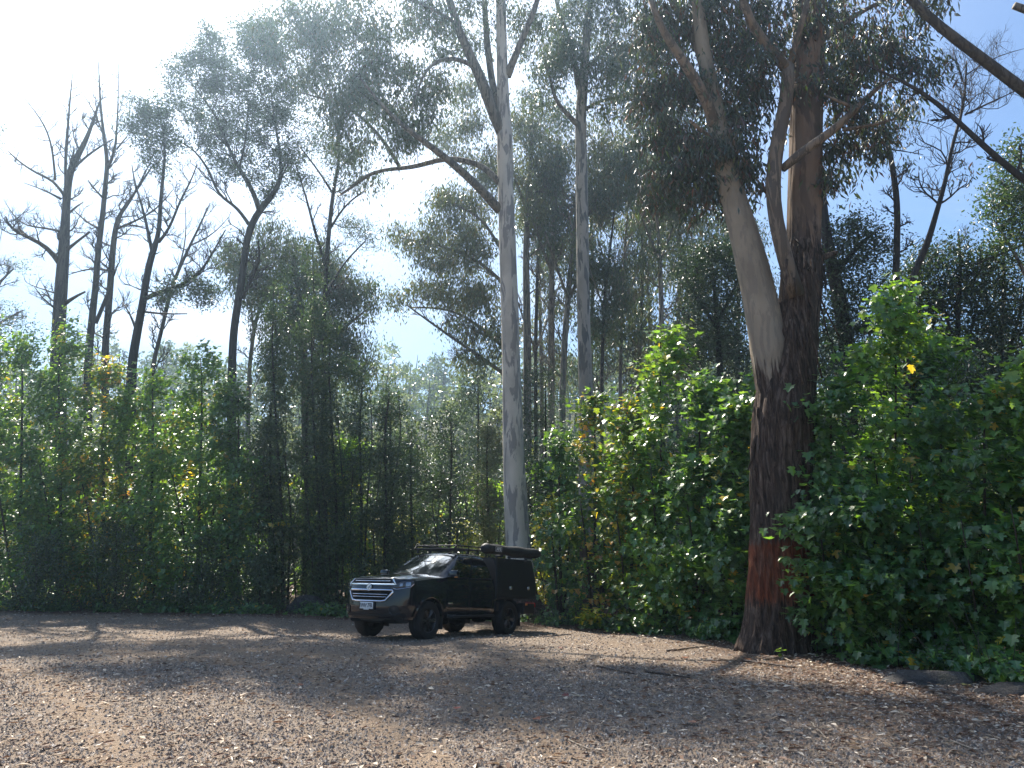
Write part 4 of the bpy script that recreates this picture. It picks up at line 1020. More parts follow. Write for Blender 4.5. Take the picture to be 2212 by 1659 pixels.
for i, (x, y, top, bl, lab) in enumerate([
    (1985, 21, 540, [(1960, 600, 40, 40, 0, 1, 44), (2000, 560, 34, 30, 0, .9, 36), (2010, 640, 50, 50, 0, 1, 60), (1950, 690, 46, 60, 0, 1, 56), (2000, 750, 60, 60, 0, 1, 66), (1930, 800, 50, 60, 0, 1, 50), (2010, 850, 60, 60, 0, 1, 50)], 'dark leafy tree filling in behind the bright-leaved spire'),
    (2070, 20, 500, [(2060, 560, 44, 40, 0, 1, 50), (2100, 600, 50, 46, 0, 1, 60), (2050, 640, 44, 44, 0, 1, 50), (2100, 700, 56, 56, 0, 1, 66), (2060, 770, 60, 60, 0, 1, 60), (2110, 820, 60, 60, 0, 1, 56)], 'dark twiggy tree with long hanging bark under the bare limbs'),
    (2165, 20.5, 520, [(2140, 600, 44, 40, 0, 1, 46), (2180, 640, 50, 46, 0, 1, 54), (2150, 700, 50, 50, 0, 1, 56), (2200, 740, 50, 60, 0, 1, 60), (2150, 800, 60, 60, 0, 1, 60), (2210, 860, 60, 60, 0, 1, 50), (2250, 660, 60, 70, 0, 1, 60)], 'dark tree at the edge of the view below the sunlit pale green one')]):
    plant('blackwood', lab, 'tree', gxy(x, y), [('trunk', [(x, 1420, 16), (x + 4, 1000, 14), (x - 4, 760, 11), (x + 6, top + 60, 7), (x, top, 3)], M_DARK),
        ('limb', [(x, 800, 8), (x + 34, 700, 6), (x + 50, 620, 3)], M_DARK), ('limb', [(x, 760, 8), (x - 30, 680, 6), (x - 44, 600, 3)], M_DARK)],
        bl, 'oval', 'dark', Y=y, per=34, rc=.24, seed=80 + i, group='dark trees behind the bright-leaved shrubs', size=1.05, bare_from=[(0, .6, 8, 1.0, 2, .5)], bark=M_DARK)
# ------------------------------------------------------------------ broad-leaved shrubs along the gravel
def shrub(name, lab, x, Y, top, rx, n, leaf, pal, seed, per=14, rc=.24, ybase=1320, size=1.0, group=None, parts=0, extra=(), rz=1.1, taper=.3, tw=.010):
    g = random.Random(seed)
    ln = g.uniform(-12, 12)
    low = ybase - 22
    k = mpp(x, 1200, Y) * 60                          # metres in 60 units: keeps stems alike at any distance
    st = [('stem', [(x, ybase + 4, 8), (x + ln * .5, (ybase + top) / 2 + 60, 6.5), (x + ln, top + 90, 4), (x + ln * .7, top + 12, 1.6)], M_TWIG)]
    for s in (-1, 1):
        st.append(('stem', [(x + s * 6, ybase + 4, 6), (x + s * rx * .35, (ybase + top) / 2 + 90, 4.5, s * .3), (x + s * rx * .6, (ybase * .4 + top * .6) + 40, 2, s * .5)], M_TWIG))
    bl = cols_(x + ln * .5, top + 28, low, rx, n, max(50, rx * .7), 0, rz, rx * .38, seed, taper) + list(extra)
    for q in range(4):                                 # leading shoots that break the outline
        sx = x + g.uniform(-.75, .75) * rx; h_ = g.uniform(24, 60)
        bl.append((sx, top + abs(sx - x) * .9 + g.uniform(0, 40), 9, h_, g.uniform(-.6, .2), .2, 6))
    bx = P(x, 1200, Y)
    return plant(name, lab, 'shrub', gxy(x, Y), st, bl, leaf, pal, Y=Y, per=per, rc=rc, size=size, seed=seed, group=group, leaf_parts=parts, clump=3, axis=(bx[0] - 0.05 * Y * 0, Y + 1.6), sides=7, tw=tw)
GL = 'broad-leaved shrubs along the far edge of the gravel'
YL = 27.5
for a in [
    ('broad-leaved shrub at the very edge of the view, dark blue-green', -60, YL, 700, 80, 'maple', 'maple'),
    ('tall broad-leaved shrub under the hooked limb of the thick dead tree', 40, YL, 740, 74, 'maple', 'maple_l'),
    ('broad-leaved shrub directly below the thick dead trunk', 135, YL + .3, 725, 66, 'maple', 'maple_l'),
    ('yellowing broad-leaved shrub below the slim spire-topped dead trees', 225, YL, 785, 64, 'maple', 'maple_y'),
    ('broad-leaved shrub with sunlit top beside the dark-stemmed wattle', 320, YL - .3, 812, 66, 'maple', 'maple_l'),
    ('brightest green broad-leaved shrub, peaked top catching the sun', 425, YL - .4, 762, 70, 'maple', 'maple_l'),
    ('broad-leaved shrub below the airy forked tree', 515, YL, 825, 56, 'maple', 'maple')]:
    shrub('sycamore_shrub', a[0], a[1], a[2], a[3], a[4] * 1.25, 500, a[5], a[6], 200 + a[1], group=GL, ybase=1322, per=16, size=.86, taper=.4)
shrub('dark_shrub', 'dark massed bush behind the shrubs at the edge of the view', 0, 31, 690, 90, 300, 'oval', 'dark', 301, per=40, rc=.3, ybase=1290)
shrub('dark_sapling', 'glossy dark conical sapling rising behind the roof of the vehicle', 965, 26.6, 880, 52, 330, 'oval', 'dark', 302, per=22, rc=.2, ybase=1320, size=1.2)
shrub('feathery_shrub', 'feathery grey-green shrub close beside the white gum trunk', 1062, 28, 900, 34, 260, 'feather', 'gum_y', 303, per=44, rc=.22, ybase=1310)
shrub('dark_shrub', 'dark olive shrub above the windscreen of the vehicle', 895, 28.2, 930, 46, 280, 'oval', 'tea', 304, per=26, rc=.22, ybase=1310, size=1.1)
shrub('dark_shrub', 'olive green shrub behind the bonnet of the vehicle', 850, 30, 860, 40, 260, 'oval', 'tea', 305, per=26, rc=.24, ybase=1300, size=1.2)
shrub('dark_wattle', 'spreading dark feathery wattle between the white gum trunks', 1180, 33, 800, 74, 300, 'feather', 'dark', 306, per=46, rc=.32, ybase=1300, size=1.1)
shrub('dark_wattle', 'dark feathery wattle just left of the white gum trunk', 1030, 34, 810, 50, 230, 'feather', 'dark', 307, per=46, rc=.32, ybase=1290, size=1.1)
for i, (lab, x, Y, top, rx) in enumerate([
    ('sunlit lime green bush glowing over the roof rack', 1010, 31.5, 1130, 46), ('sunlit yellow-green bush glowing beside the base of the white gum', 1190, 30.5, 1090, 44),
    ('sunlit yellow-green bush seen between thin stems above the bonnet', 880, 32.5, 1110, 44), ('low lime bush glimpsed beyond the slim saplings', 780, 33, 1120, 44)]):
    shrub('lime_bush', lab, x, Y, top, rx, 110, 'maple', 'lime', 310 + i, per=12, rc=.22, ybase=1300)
for i, (lab, x, top, rx) in enumerate([('low rounded olive bush in front of the tall broad-leaved shrubs, below the hooked limb', 70, 1150, 70), ('low rounded olive bush below the slim spire-topped dead trees', 245, 1120, 66),
    ('low rounded olive bush below the brightest green shrub', 440, 1165, 64), ('small olive bush next to the boulder', 560, 1205, 44)]):
    shrub('olive_bush', lab, x, 26.2, top, rx, 120, 'oval', 'tea', 330 + i, per=34, rc=.22, ybase=1322, size=1.1, rz=.5)
# nearer broad-leaved shrubs between the gums
GM = 'broad-leaved shrubs between the white gums and the great gum'
for i, (lab, x, Y, top, rx, pal, base, n, parts) in enumerate([
    ('broad-leaved shrub with pale leaves in front of the slimmer gum base', 1212, 24.0, 930, 38, 'maple', 1325, 150, 0),
    ('broad-leaved shrub turning yellow in front of the slimmer gum', 1285, 22.6, 850, 52, 'maple_y', 1338, 190, 60),
    ('broad-leaved shrub with orange leaf clusters low down', 1362, 21.0, 850, 56, 'maple_y', 1352, 330, 60),
    ('tallest broad-leaved spire, its narrow tip lit bright green', 1432, 19.6, 690, 46, 'maple_l', 1366, 330, 60),
    ('dense broad-leaved shrub with silvery leaves beside the great gum', 1520, 18.0, 820, 60, 'maple', 1380, 380, 90),
    ('broad-leaved shrub touching the great gum trunk', 1592, 17.0, 860, 52, 'maple', 1392, 340, 90)]):
    shrub('sycamore_shrub', lab, x, Y, top, rx, n, 'maple_near' if Y < 21.5 else 'maple', pal, 400 + i, per=11, rc=.22, ybase=base, group=GM, parts=parts, rz=.9, taper=.42)
GR = 'broad-leaved shrubs right of the great gum'
for i, (lab, x, Y, top, rx, pal, base, n, parts) in enumerate([
    ('broad-leaved shrub leaning pale leaves across the great gum trunk', 1805, 14.3, 830, 66, 'maple', 1418, 260, 150),
    ('tall broad-leaved shrub with a glowing yellow-green spire', 1932, 14.2, 618, 76, 'maple_l', 1425, 230, 150),
    ('broad-leaved shrub under the bare twiggy stem with scattered yellow leaves', 2035, 13.2, 850, 86, 'maple', 1440, 270, 150),
    ('broad-leaved shrub above the flat half-buried rock', 2130, 12.2, 835, 90, 'maple', 1452, 270, 150),
    ('broad-leaved shrub at the edge of the view with sunlit shoulder', 2240, 11.5, 770, 96, 'maple_l', 1470, 270, 130),
    ('low dark broad-leaved shrub in the shade of the yellow-green spire', 1890, 13.4, 1060, 84, 'maple', 1428, 340, 120)]):
    ex = [(1745, 1130, 34, 30, -.75, .3, 16), (1750, 1240, 30, 40, -.6, .3, 16), (1715, 1125, 22, 20, -.8, .2, 7), (1780, 1330, 40, 40, -.3, .4, 18)] if i == 0 else \
         [(1936, 650, 18, 34, 0, .2, 10), (1950, 705, 34, 30, 0, .25, 12), (1865, 765, 52, 20, 0, .25, 14), (1915, 735, 30, 30, 0, .25, 9), (2010, 730, 44, 14, 0, .25, 9), (1825, 815, 44, 18, 0, .25, 10)] if i == 1 else ()
    shrub('sycamore_shrub', lab, x, Y, top, rx, n, 'maple_near', pal, 420 + i, per=10, rc=.20, ybase=base, group=GR, parts=parts, rz=.75, extra=ex, tw=.008, taper=.55 if i == 1 else .42, size=.92)
shrub('dark_shrub', 'dark small-leaved bush hugging the base of the slimmer gum', 1228, 26.5, 1215, 30, 80, 'oval', 'dark', 440, per=30, rc=.2, ybase=1330, size=1.2)
plant('seedling', 'little yellow-green seedling at the gravel edge below the slimmer gum', 'plant', G(1295, 1346), [('stem', [(1292, 1346, 2), (1290, 1335, 1.5), (1288, 1322, 1)], M_TWIG)],
      [(1290, 1328, 26, 8, 0, .25, 12), (1265, 1335, 16, 6, -.1, .2, 6)], 'maple', 'lime', Y=float(G(1295, 1346)[1]), per=8, rc=.10, size=.8, seed=441, tw=.005)
plant('seedling', 'tiny pale seedling against the foot of the great gum', 'plant', G(1690, 1424), [('stem', [(1690, 1424, 1.5), (1689, 1412, 1)], M_TWIG)],
      [(1689, 1408, 10, 6, 0, .08, 5)], 'maple_near', 'maple_l', Y=float(G(1690, 1424)[1]), per=4, rc=.06, size=.8, seed=442, tw=.004)

# undergrowth behind the first row: one of each kind, then copies
def copy_plant(src, name, lab, loc, rz, s, group, cat):
    r = src.copy(); col.objects.link(r)
    r.name = name; r.location = loc; r.rotation_euler = (0, 0, rz); r.scale = (s, s, s * rnd.uniform(.9, 1.15))
    r['label'] = lab; r['category'] = cat
    if group: r['group'] = group
    elif 'group' in r: del r['group']
    for ch in src.children:
        c = ch.copy(); col.objects.link(c); c.parent = r
    return r
def wild_shrub(lab, x, y, h, leaf, pal, seed, n=230, per=26, rc=.32, size=1.3, rad=1.6):
    g = np.random.default_rng(seed)
    root_pts = np.array([x, y, gz(x, y)])
    W = np.stack([np.full(8, x), np.full(8, y), np.linspace(0, h * .9, 8) + root_pts[2]], 1) + np.cumsum(g.normal(0, .06, (8, 3)), 0)
    s = mpp(1106, 1000, y)
    bl = []
    for k in range(9):
        z = h * (0.12 + 0.85 * k / 8)
        px = 1106 + F * (x + g.normal(0, .4)) / (y * CP + (z - CAM_H) * SP)
        f = y * CP + (z - CAM_H) * SP; u = -y * SP + (z - CAM_H) * CP
        rr = rad * (1 - .55 * (k / 8) ** 2)
        bl.append((px, 829.5 - F * u / f, rr / s, h / 9 * .9 / s, g.normal(0, .3), rr, n // 9))
    return plant('understorey_shrub', lab, 'shrub', tuple(root_pts), [('stem', (W, np.linspace(.06, .02, 8)), M_TWIG)], bl, leaf, pal, Y=y, per=per, rc=rc, size=size, seed=seed, group='understorey shrubs deeper in the wood', sides=6)
US = 'understorey shrub in the shade deeper in the wood'
UL = ['broad-leaved understorey shrub in the shade deeper in the wood', 'dark small-leaved understorey shrub in the shade deeper in the wood', 'lighter green broad-leaved understorey shrub deeper in the wood']
protos = [wild_shrub(UL[0], -14, 33, 7.5, 'maple', 'maple', 501), wild_shrub(UL[1], -3.2, 34.5, 7.0, 'oval', 'dark', 502, per=34), wild_shrub(UL[2], 4.5, 30, 6.5, 'maple', 'maple_l', 503)]
for x, y, k, s in [(-20, 33, 1, 1.0), (-17, 34, 0, 1.05), (-10.5, 34, 1, 1.05), (-7.5, 33, 2, .95), (-5.5, 35, 1, 1.0), (-1.5, 36, 2, .85), (.8, 35, 1, .8), (2.6, 33, 0, .85), (6.5, 29, 1, .95), (8.2, 27, 0, .9), (6.2, 24, 1, .85), (7.8, 22, 0, .9), (9.6, 24, 2, .95), (8.6, 18.5, 1, .8), (10.4, 19, 0, .85), (12.2, 21, 1, .9), (11.2, 16, 2, .75), (12.6, 15, 0, .8), (13.8, 18, 1, .9), (4.2, 34, 1, .9), (-12.5, 36, 2, 1.0), (-23, 31, 0, 1.0), (9.4, 14.6, 1, .7)]:
    copy_plant(protos[k], 'understorey_shrub', UL[k], (x, y, gz(x, y)), rnd.uniform(0, 6.28), s, 'understorey shrubs deeper in the wood', 'shrub')

# ------------------------------------------------------------------ rocks, sticks
def rock(name, lab, c, size, rot, seed, m, flat=0.0):
    bm = bmesh.new()
    bmesh.ops.create_icosphere(bm, subdivisions=4, radius=1.0)
    for v in bm.verts:
        p = v.co.copy()
        n = noise.noise(p * 1.1 + Vector((seed, 0, 0))) * .34 + noise.noise(p * 2.6 + Vector((0, seed, 0))) * .14 + noise.noise(p * 7 + Vector((0, 0, seed))) * .04
        p *= 1 + n
        for q in (Vector((.5, -.7, .5)), Vector((-.7, -.3, .65)), Vector((.1, .3, .95)), Vector((-.1, -.9, .3))):   # broken faces
            q.normalize(); d = p.dot(q) - .72
            if d > 0: p -= q * d * .8
        v.co = Vector((p.x * size[0], p.y * size[1], p.z * size[2]))
    me = bpy.data.meshes.new(name); bm.to_mesh(me); bm.free()
    for p in me.polygons: p.use_smooth = True
    me.set_sharp_from_angle(angle=R(28))
    o = link(name, me, m); o.location = c; o.rotation_euler = (0, 0, rot)
    return tag(o, lab, 'rock')
M_ROCK = mat('rock', rough=.85, spec=.25); t = NT(M_ROCK)
n1 = t.noise(t.coord(), 3.5, 7, .65); n2 = t.noise(t.coord(), 22, 5, .7)
c = t.ramp(t.math('ADD', t.math('MULTIPLY', n1, .6), t.math('MULTIPLY', n2, .4)), [(.3, (.03, .028, .026)), (.5, (.075, .07, .066)), (.7, (.14, .132, .122))])
t.base(t.mix(t.mapr(t.noise(t.coord(), 1.4, 4, .6), .55, .7, 0, .6), c, (.04, .045, .025))); t.bump(n2, .05, 1.0)
p = G(650, 1322); rock('boulder', 'squat grey boulder at the foot of the slim saplings', (p[0], p[1] + .6, .14), (.62, .5, .44), .3, 2.0, M_ROCK)
p = G(2040, 1480); rock('flat_rock', 'long flat rock half buried where the litter meets the shrubs, leaf on top', (p[0], p[1] + .25, .03), (.66, .36, .15), -.22, 5.0, M_ROCK)
p = G(2200, 1504); rock('flat_rock', 'smaller half-buried rock running out of view past the long flat one', (p[0] + .15, p[1] + .2, .02), (.46, .34, .14), .1, 8.0, M_ROCK)
def stick(lab, a, b, r, seed, m=None, fork=0):
    g = np.random.default_rng(seed)
    p0, p1 = G(*a), G(*b)
    n = 9
    pts = p0 + (p1 - p0) * np.linspace(0, 1, n)[:, None]
    L = np.linalg.norm(p1 - p0)
    pts[1:-1, :2] += np.cumsum(g.normal(0, .012 * L, (n - 2, 2)), 0) * .6
    pts[:, 2] = [gz(q[0], q[1]) + r * .8 + .006 for q in pts]
    mb = MB(); mb.tube(pts, np.linspace(r, r * .55, n) * g.uniform(.85, 1.15, n), 6)
    for k in range(fork):
        i = g.integers(2, n - 2); d = unit(pts[i + 1] - pts[i] + g.normal(0, .35, 3) * np.array([1, 1, 0])) * L * .22
        e = pts[i] + d; e[2] = gz(e[0], e[1]) + .02
        mb.tube(np.array([pts[i], (pts[i] + e) / 2 + [0, 0, .01], e]), [r * .5, r * .4, r * .25], 5)
    c0 = pts[0].copy()
    o = link('stick', mb.mesh('stick', off=c0), m or M_DEADWOOD); o.location = c0
    return tag(o, lab, 'stick', 'sticks fallen on the litter')
M_DEADWOOD = bark_smooth('dead_wood', (.13, .095, .075), (.06, .045, .038), .5, 6)
M_PALEWOOD = bark_smooth('pale_wood', (.45, .38, .30), (.25, .2, .16), .4, 6)
stick('longest dark stick lying before the great gum', (1605, 1428), (1718, 1442), .022, 1, fork=2)
stick('dark stick nearest the shrub beside the great gum', (1440, 1405), (1530, 1398), .018, 2, fork=1)
stick('thick dark stick lying in the half shade below the great gum', (1395, 1451), (1490, 1462), .020, 3)
stick('short pale stick at the foot of the great gum', (1690, 1424), (1715, 1432), .016, 4, M_PALEWOOD)
stick('thin pale forked twig lying before the flat rock', (1890, 1402 + 40), (1930, 1428), .010, 5, M_PALEWOOD, 1)
stick('pale bent twig in the middle of the shaded gravel', (1752, 1560), (1790, 1600), .009, 6, M_PALEWOOD, 2)
stick('thin twig crossing the shaded litter near the lower corner', (2030, 1595), (2140, 1634), .009, 7, M_PALEWOOD)
stick('dark curved stick on the shaded gravel under the car park edge', (1290, 1438), (1370, 1455), .014, 8, fork=1)
stick('pale forked twig on the sunlit gravel near the lower edge', (1228, 1600), (1300, 1632), .008, 9, M_PALEWOOD, 2)

# single fallen leaves that stand out
def fallen(lab, px, py, s, colr, seed, shape=SH_LOBED, wr=1.05):
    g = np.random.default_rng(seed); p = G(px, py)
    a = g.uniform(0, 6.28)
    V, Fc, k = leaf_geo(np.zeros((1, 3)), np.array([[math.cos(a), math.sin(a), .12]]), np.array([[g.normal(0, .3), -.35, 1.]]), np.array([s * .8]), np.array([s * wr * .8]), shape, .2, .1)
    o = link('fallen_leaf', np_mesh('fallen_leaf', V, Fc, False, np.tile(np.array(colr) * .62 + .025, (len(V), 1))), M_LITTER)
    o.location = (p[0], p[1], gz(p[0], p[1]) + .03)
    tag(o, lab, 'leaf', 'fallen leaves that stand out on the gravel')
for i, a in enumerate([
    ('bright orange fallen leaf on the gravel right of the car shadow', 1480, 1420, .14, (.45, .13, .03)), ('orange-red fallen leaf in the middle of the gravel', 1156, 1402 + 155, .12, (.40, .10, .03)),
    ('small red fallen leaf in the shade patch before the car', 988, 1535, .11, (.32, .05, .03)), ('orange fallen leaf just before the great gum', 1615, 1427, .15, (.45, .16, .04)),
    ('red fallen leaf near the front wheel side of the gravel', 1210, 1402, .10, (.40, .10, .05)), ('yellow-green leaf resting in front of the flat rock', 2086, 1486, .15, (.34, .34, .10)),
    ('pale leaf resting on top of the flat rock', 2018, 1447, .16, (.40, .38, .16)), ('orange fallen leaf in the wide shade patch', 655, 1480, .12, (.36, .12, .05)),
    ('dull red fallen leaf on the shaded gravel', 1228, 1500, .11, (.28, .07, .05)), ('large pale curled leaf on the gravel by the lower edge', 400, 1643, .16, (.62, .56, .48), ),
    ('rusty fallen leaf in the lower shade', 1500, 1562, .12, (.36, .16, .09))]):
    gum = 'pale curled' in a[0]
    fallen(*a, 600 + i, SH_GUM if gum else SH_LOBED, .3 if gum else 1.05)

# ------------------------------------------------------------------ gravel stones and litter on the ground
def scatter_ground(n, ymin, ymax, pw, keep=None, seed=0):
    g = np.random.default_rng(seed)
    y = ymin + (ymax - ymin) * g.uniform(0, 1, n) ** pw
    x = g.uniform(-1, 1, n) * (y * .70 + .6)
    ok = y < edge_y(x) + 1.2
    x, y = x[ok], y[ok]
    return x, y, hgt(x, y), g
def stones(n, ymin, ymax, pw, smin, smax, seed):
    x, y, z, g = scatter_ground(n, ymin, ymax, pw, seed=seed)
    ok = (g.uniform(0, 1, len(x)) > litter_amt(x, y) * .75) & (g.uniform(0, 1, len(x)) > track_amt(x, y) * .7)
    x, y, z = x[ok], y[ok], z[ok]
    m = len(x)
    oct_ = np.array([(1, 0, 0), (.4, .9, 0), (-.6, .8, 0), (-1, 0, 0), (-.5, -.85, 0), (.5, -.85, 0), (0, 0, 1)], float)
    fc = np.array([(0, 1, 6), (1, 2, 6), (2, 3, 6), (3, 4, 6), (4, 5, 6), (5, 0, 6)])
    s = np.exp(g.uniform(np.log(smin), np.log(smax), m))
    V = oct_[None] * g.uniform(.65, 1.35, (m, 7, 1)) * s[:, None, None] * np.stack([np.ones(m), g.uniform(.6, 1, m), g.uniform(.45, .95, m)], 1)[:, None]
    V[:, 6, :2] += g.normal(0, .35, (m, 2)) * s[:, None]
    V[:, :6, 2] -= .25 * s[:, None]
    a = g.uniform(0, 6.28, m); ca, sa = np.cos(a)[:, None], np.sin(a)[:, None]
    V = np.stack([V[..., 0] * ca - V[..., 1] * sa, V[..., 0] * sa + V[..., 1] * ca, V[..., 2]], -1)
    V += np.stack([x, y, z + .004], 1)[:, None]
    base = np.array([[.22, .178, .142], [.14, .110, .088], [.31, .255, .208], [.48, .42, .36], [.23, .158, .108]])[g.choice(5, m, p=[.4, .25, .2, .05, .1])]
    return V.reshape(-1, 3), (fc[None] + (np.arange(m) * 7)[:, None, None]).reshape(-1, 3), np.repeat(base * g.uniform(.8, 1.25, (m, 1)), 7, axis=0)
M_STONE = mat('stone', rough=.7, spec=.45); t = NT(M_STONE)
t.base(t.n('ShaderNodeAttribute', attribute_name='Col').outputs['Color'])
A = stones(95000, 5.2, 13, 1.25, .006, .022, 1); B = stones(30000, 10, 26, 1.3, .014, .030, 2)
D = stones(1500, 5.4, 14, 1.2, .020, .038, 6)
B = (np.vstack([B[0], D[0]]), np.vstack([B[1], D[1] + len(B[0])]), np.vstack([B[2], D[2] * .6]))
tag(link('gravel', np_mesh('gravel', np.vstack([A[0], B[0]]), np.vstack([A[1], B[1] + len(A[0])]), False, np.vstack([A[2], B[2]])), M_STONE), 'loose grey gravel stones over the clearing', None, None, 'stuff')
def litter(n, ymin, ymax, pw, seed, thin, pale=False):
    x, y, z, g = scatter_ground(n, ymin, ymax, pw, seed=seed)
    ok = g.uniform(0, 1, len(x)) < (1.0 if pale else .16 + .9 * litter_amt(x, y))
    x, y, z = x[ok], y[ok], z[ok]; m = len(x)
    a = g.uniform(0, 6.28, m)
    A_ = np.stack([np.cos(a), np.sin(a), g.normal(.03, .14, m)], 1)
    N_ = np.stack([g.normal(0, .45, m), g.normal(0, .45, m), np.ones(m)], 1)
    L = g.uniform(.035, .12, m); Wd = L * (g.uniform(.08, .2, m) if thin else g.uniform(.22, .5, m))
    if pale: L, Wd = L * 1.1, Wd * 1.0
    V, Fc, k = leaf_geo(np.stack([x, y, z + g.uniform(.010, .030, m)], 1), A_, N_, L, Wd, SH_GUM, .5, .12)
    pal = np.array([[.15, .085, .055], [.24, .15, .10], [.40, .30, .21], [.09, .055, .04], [.55, .47, .37]])[g.choice(5, m, p=[0, 0, .3, 0, .7] if pale else [.28, .27, .22, .09, .14])] * (1.25 if pale else 1.0)
    return V, Fc, np.repeat(pal * g.uniform(.8, 1.2, (m, 1)), k, axis=0)
LP = [litter(26000, 5.5, 14, 1.2, 3, False), litter(26000, 10, 27, 1.2, 4, False), litter(16000, 5.5, 20, 1.4, 5, True), litter(1500, 5.6, 20, 1.3, 8, False, True)]
V, Fq, Cc, nn_ = [], [], [], 0
for v, f, c_ in LP:
    V.append(v); Fq.append(f + nn_); Cc.append(c_); nn_ += len(v)
tag(link('leaf_litter', np_mesh('leaf_litter', np.vstack(V), np.vstack(Fq), False, np.vstack(Cc)), M_LITTER), 'dry leaves and bark flakes strewn over the gravel', None, None, 'stuff')

# low weeds, seedlings and stalks where the gravel meets the wood
g = np.random.default_rng(77)
n = 4200
x = g.uniform(-19, 8.5, n); off = g.normal(.35, .45, n); off = np.where(off < -.3, -off, off); y = edge_y(x) + off
keepm = np.array([noise.noise(Vector((a * .9, b * .9, 3))) for a, b in zip(x, y)]) > -.12
x, y = x[keepm], y[keepm]
C_ = np.stack([x, y, hgt(x, y) + np.abs(g.normal(0, .13, len(x))) + .03], 1)
VV, FF, CC, nn_ = [], [], [], 0
for kind, pal, per, rc, sl in (('maple', 'maple', 7, .09, slice(0, None, 2)), ('oval', 'tea', 12, .10, slice(1, None, 2))):
    Cq = C_[sl]
    pp, A, N, L, Wd, shp, m_ = scatter(Cq, per, rc, kind, g, np.repeat(Cq, per, axis=0) + np.array([0, 2., 0]), .75)
    pp[:, 2] = np.maximum(pp[:, 2], hgt(pp[:, 0], pp[:, 1]) + .02)
    V, Fc, k = leaf_geo(pp, A, N, L, Wd, shp)
    tag(link('ground_cover', np_mesh('ground_cover', V, Fc, False, pick_cols(pal, len(pp), k, g, per)), m_), ['low broad-leaved seedlings along the edge of the wood', 'low small-leaved weeds along the edge of the wood'][kind == 'oval'], None, None, 'stuff')
mbs = MB()
for i in range(420):
    a = g.uniform(-18, 8); b = edge_y(a) + g.uniform(.05, 1.6); h_ = g.uniform(.3, 1.3)
    p0 = np.array([a, b, gz(a, b)]); d = np.array([g.normal(0, .3), g.normal(-.1, .2), 1.0]) * h_
    mbs.tube(np.array([p0, p0 + d * .5 + [g.normal(0, .03), 0, 0], p0 + d]), [.007, .005, .002], 4, cap=False)
tag(link('dry_stalks', mbs.mesh('dry_stalks'), M_DEADWOOD), 'thin dry stalks standing among the shrubs', None, None, 'stuff')
# ------------------------------------------------------------------ the parked vehicle (local x forward, y to its left, z up)
M_PAINT = mat('black_paint', (.010, .012, .017), .22, coat=1.0, spec=.3)
M_PLAST = mat('black_plastic', (.018, .018, .02), .55, spec=.4)
M_UNDER = mat('underbody', (.010, .010, .010), .9, spec=.1)
M_GLASS = mat('tinted_glass', (.006, .008, .010), .015, coat=1.0, spec=.6)
M_CHROME = mat('chrome', (.75, .77, .80), .08, metal=1.0)
M_RUBBER = mat('tyre_rubber', (.022, .021, .021), .75, spec=.3)
M_RIM = mat('black_rim', (.02, .02, .022), .32, coat=.5)
M_CANOPY = mat('canopy_powder_coat', (.014, .015, .018), .42, spec=.4)
M_LENS = mat('lamp_lens', (.045, .05, .055), .06, coat=.6)
M_SILVER = mat('lamp_reflector', (.8, .82, .84), .18, metal=.9)
M_LAMPIN = mat('lamp_bowl', (.32, .33, .35), .25, metal=.9)
M_PLATE = mat('plate_white', (.72, .74, .74), .45)
M_INK = mat('plate_ink', (.02, .025, .04), .5)
M_BAG = mat('awning_bag', (.020, .021, .024), .6, spec=.35)
M_AMBER = mat('amber_lens', (.55, .22, .06), .2)
M_REDLENS = mat('red_lens', (.30, .02, .02), .2)
M_LABELW = mat('label_white', (.65, .66, .67), .6)
t = NT(M_BAG); t.bump(t.noise(t.coord((1, 3, 3)), 6, 4, .6), .03, .6)
# dust on the lower panels
t = NT(M_PAINT); gg_ = t.n('ShaderNodeTexCoord'); sp_ = t.n('ShaderNodeSeparateXYZ'); t.l(gg_.outputs['Object'], sp_.inputs[0])
du = t.math('MULTIPLY', t.math('SUBTRACT', 1.0, t.mapr(sp_.outputs[2], .42, .85)), t.mapr(t.noise(t.coord(), 9, 5, .65), .35, .7, .0, .18))
t.base(t.mix(du, (.010, .012, .017), (.09, .062, .045)))
t.b.inputs['Coat Weight'].default_value = .75
t.l(t.math('ADD', .12, t.math('MULTIPLY', du, .6)), t.b.inputs['Roughness'])

CAR_X, CAR_Y, CAR_H = -2.57, 17.78, R(236.37)
hx_, hy_ = math.cos(CAR_H), math.sin(CAR_H)
zf, zr = gz(CAR_X, CAR_Y), gz(CAR_X - 3.1 * hx_, CAR_Y - 3.1 * hy_)
car = empty('utility_truck', (CAR_X, CAR_Y, zf - .006), 'black dual-cab utility with canopy and roof awning parked facing the camera side', 'car')
car.rotation_euler = (0, -math.atan2(zf - zr, 3.1), CAR_H)
car.rotation_mode = 'XYZ'
WZ, WR, ARCH = .385, .385, .455
def part(name, mb, m, parent=None, angle=35):
    return link(name, mb.mesh(name, angle=angle), m, parent or car)
EX = .77
def lean(z): return float(np.interp(z, [.38, .48, .62, .8, .95, 1.08, 1.16, 1.2], [.10, .03, 0, .01, .03, .06, .12, .17]))
def FSphi(ph, z):
    c, s = max(0, math.cos(ph)) ** EX, abs(math.sin(ph)) ** EX * (1 if ph >= 0 else -1)
    w = .925 + float(np.interp(z, [.45, .62, .85, 1.05, 1.15, 1.22], [-.05, -.01, 0, -.01, -.03, -.06]))
    return np.array([.47 + (.48 - lean(z)) * c, w * s, z])
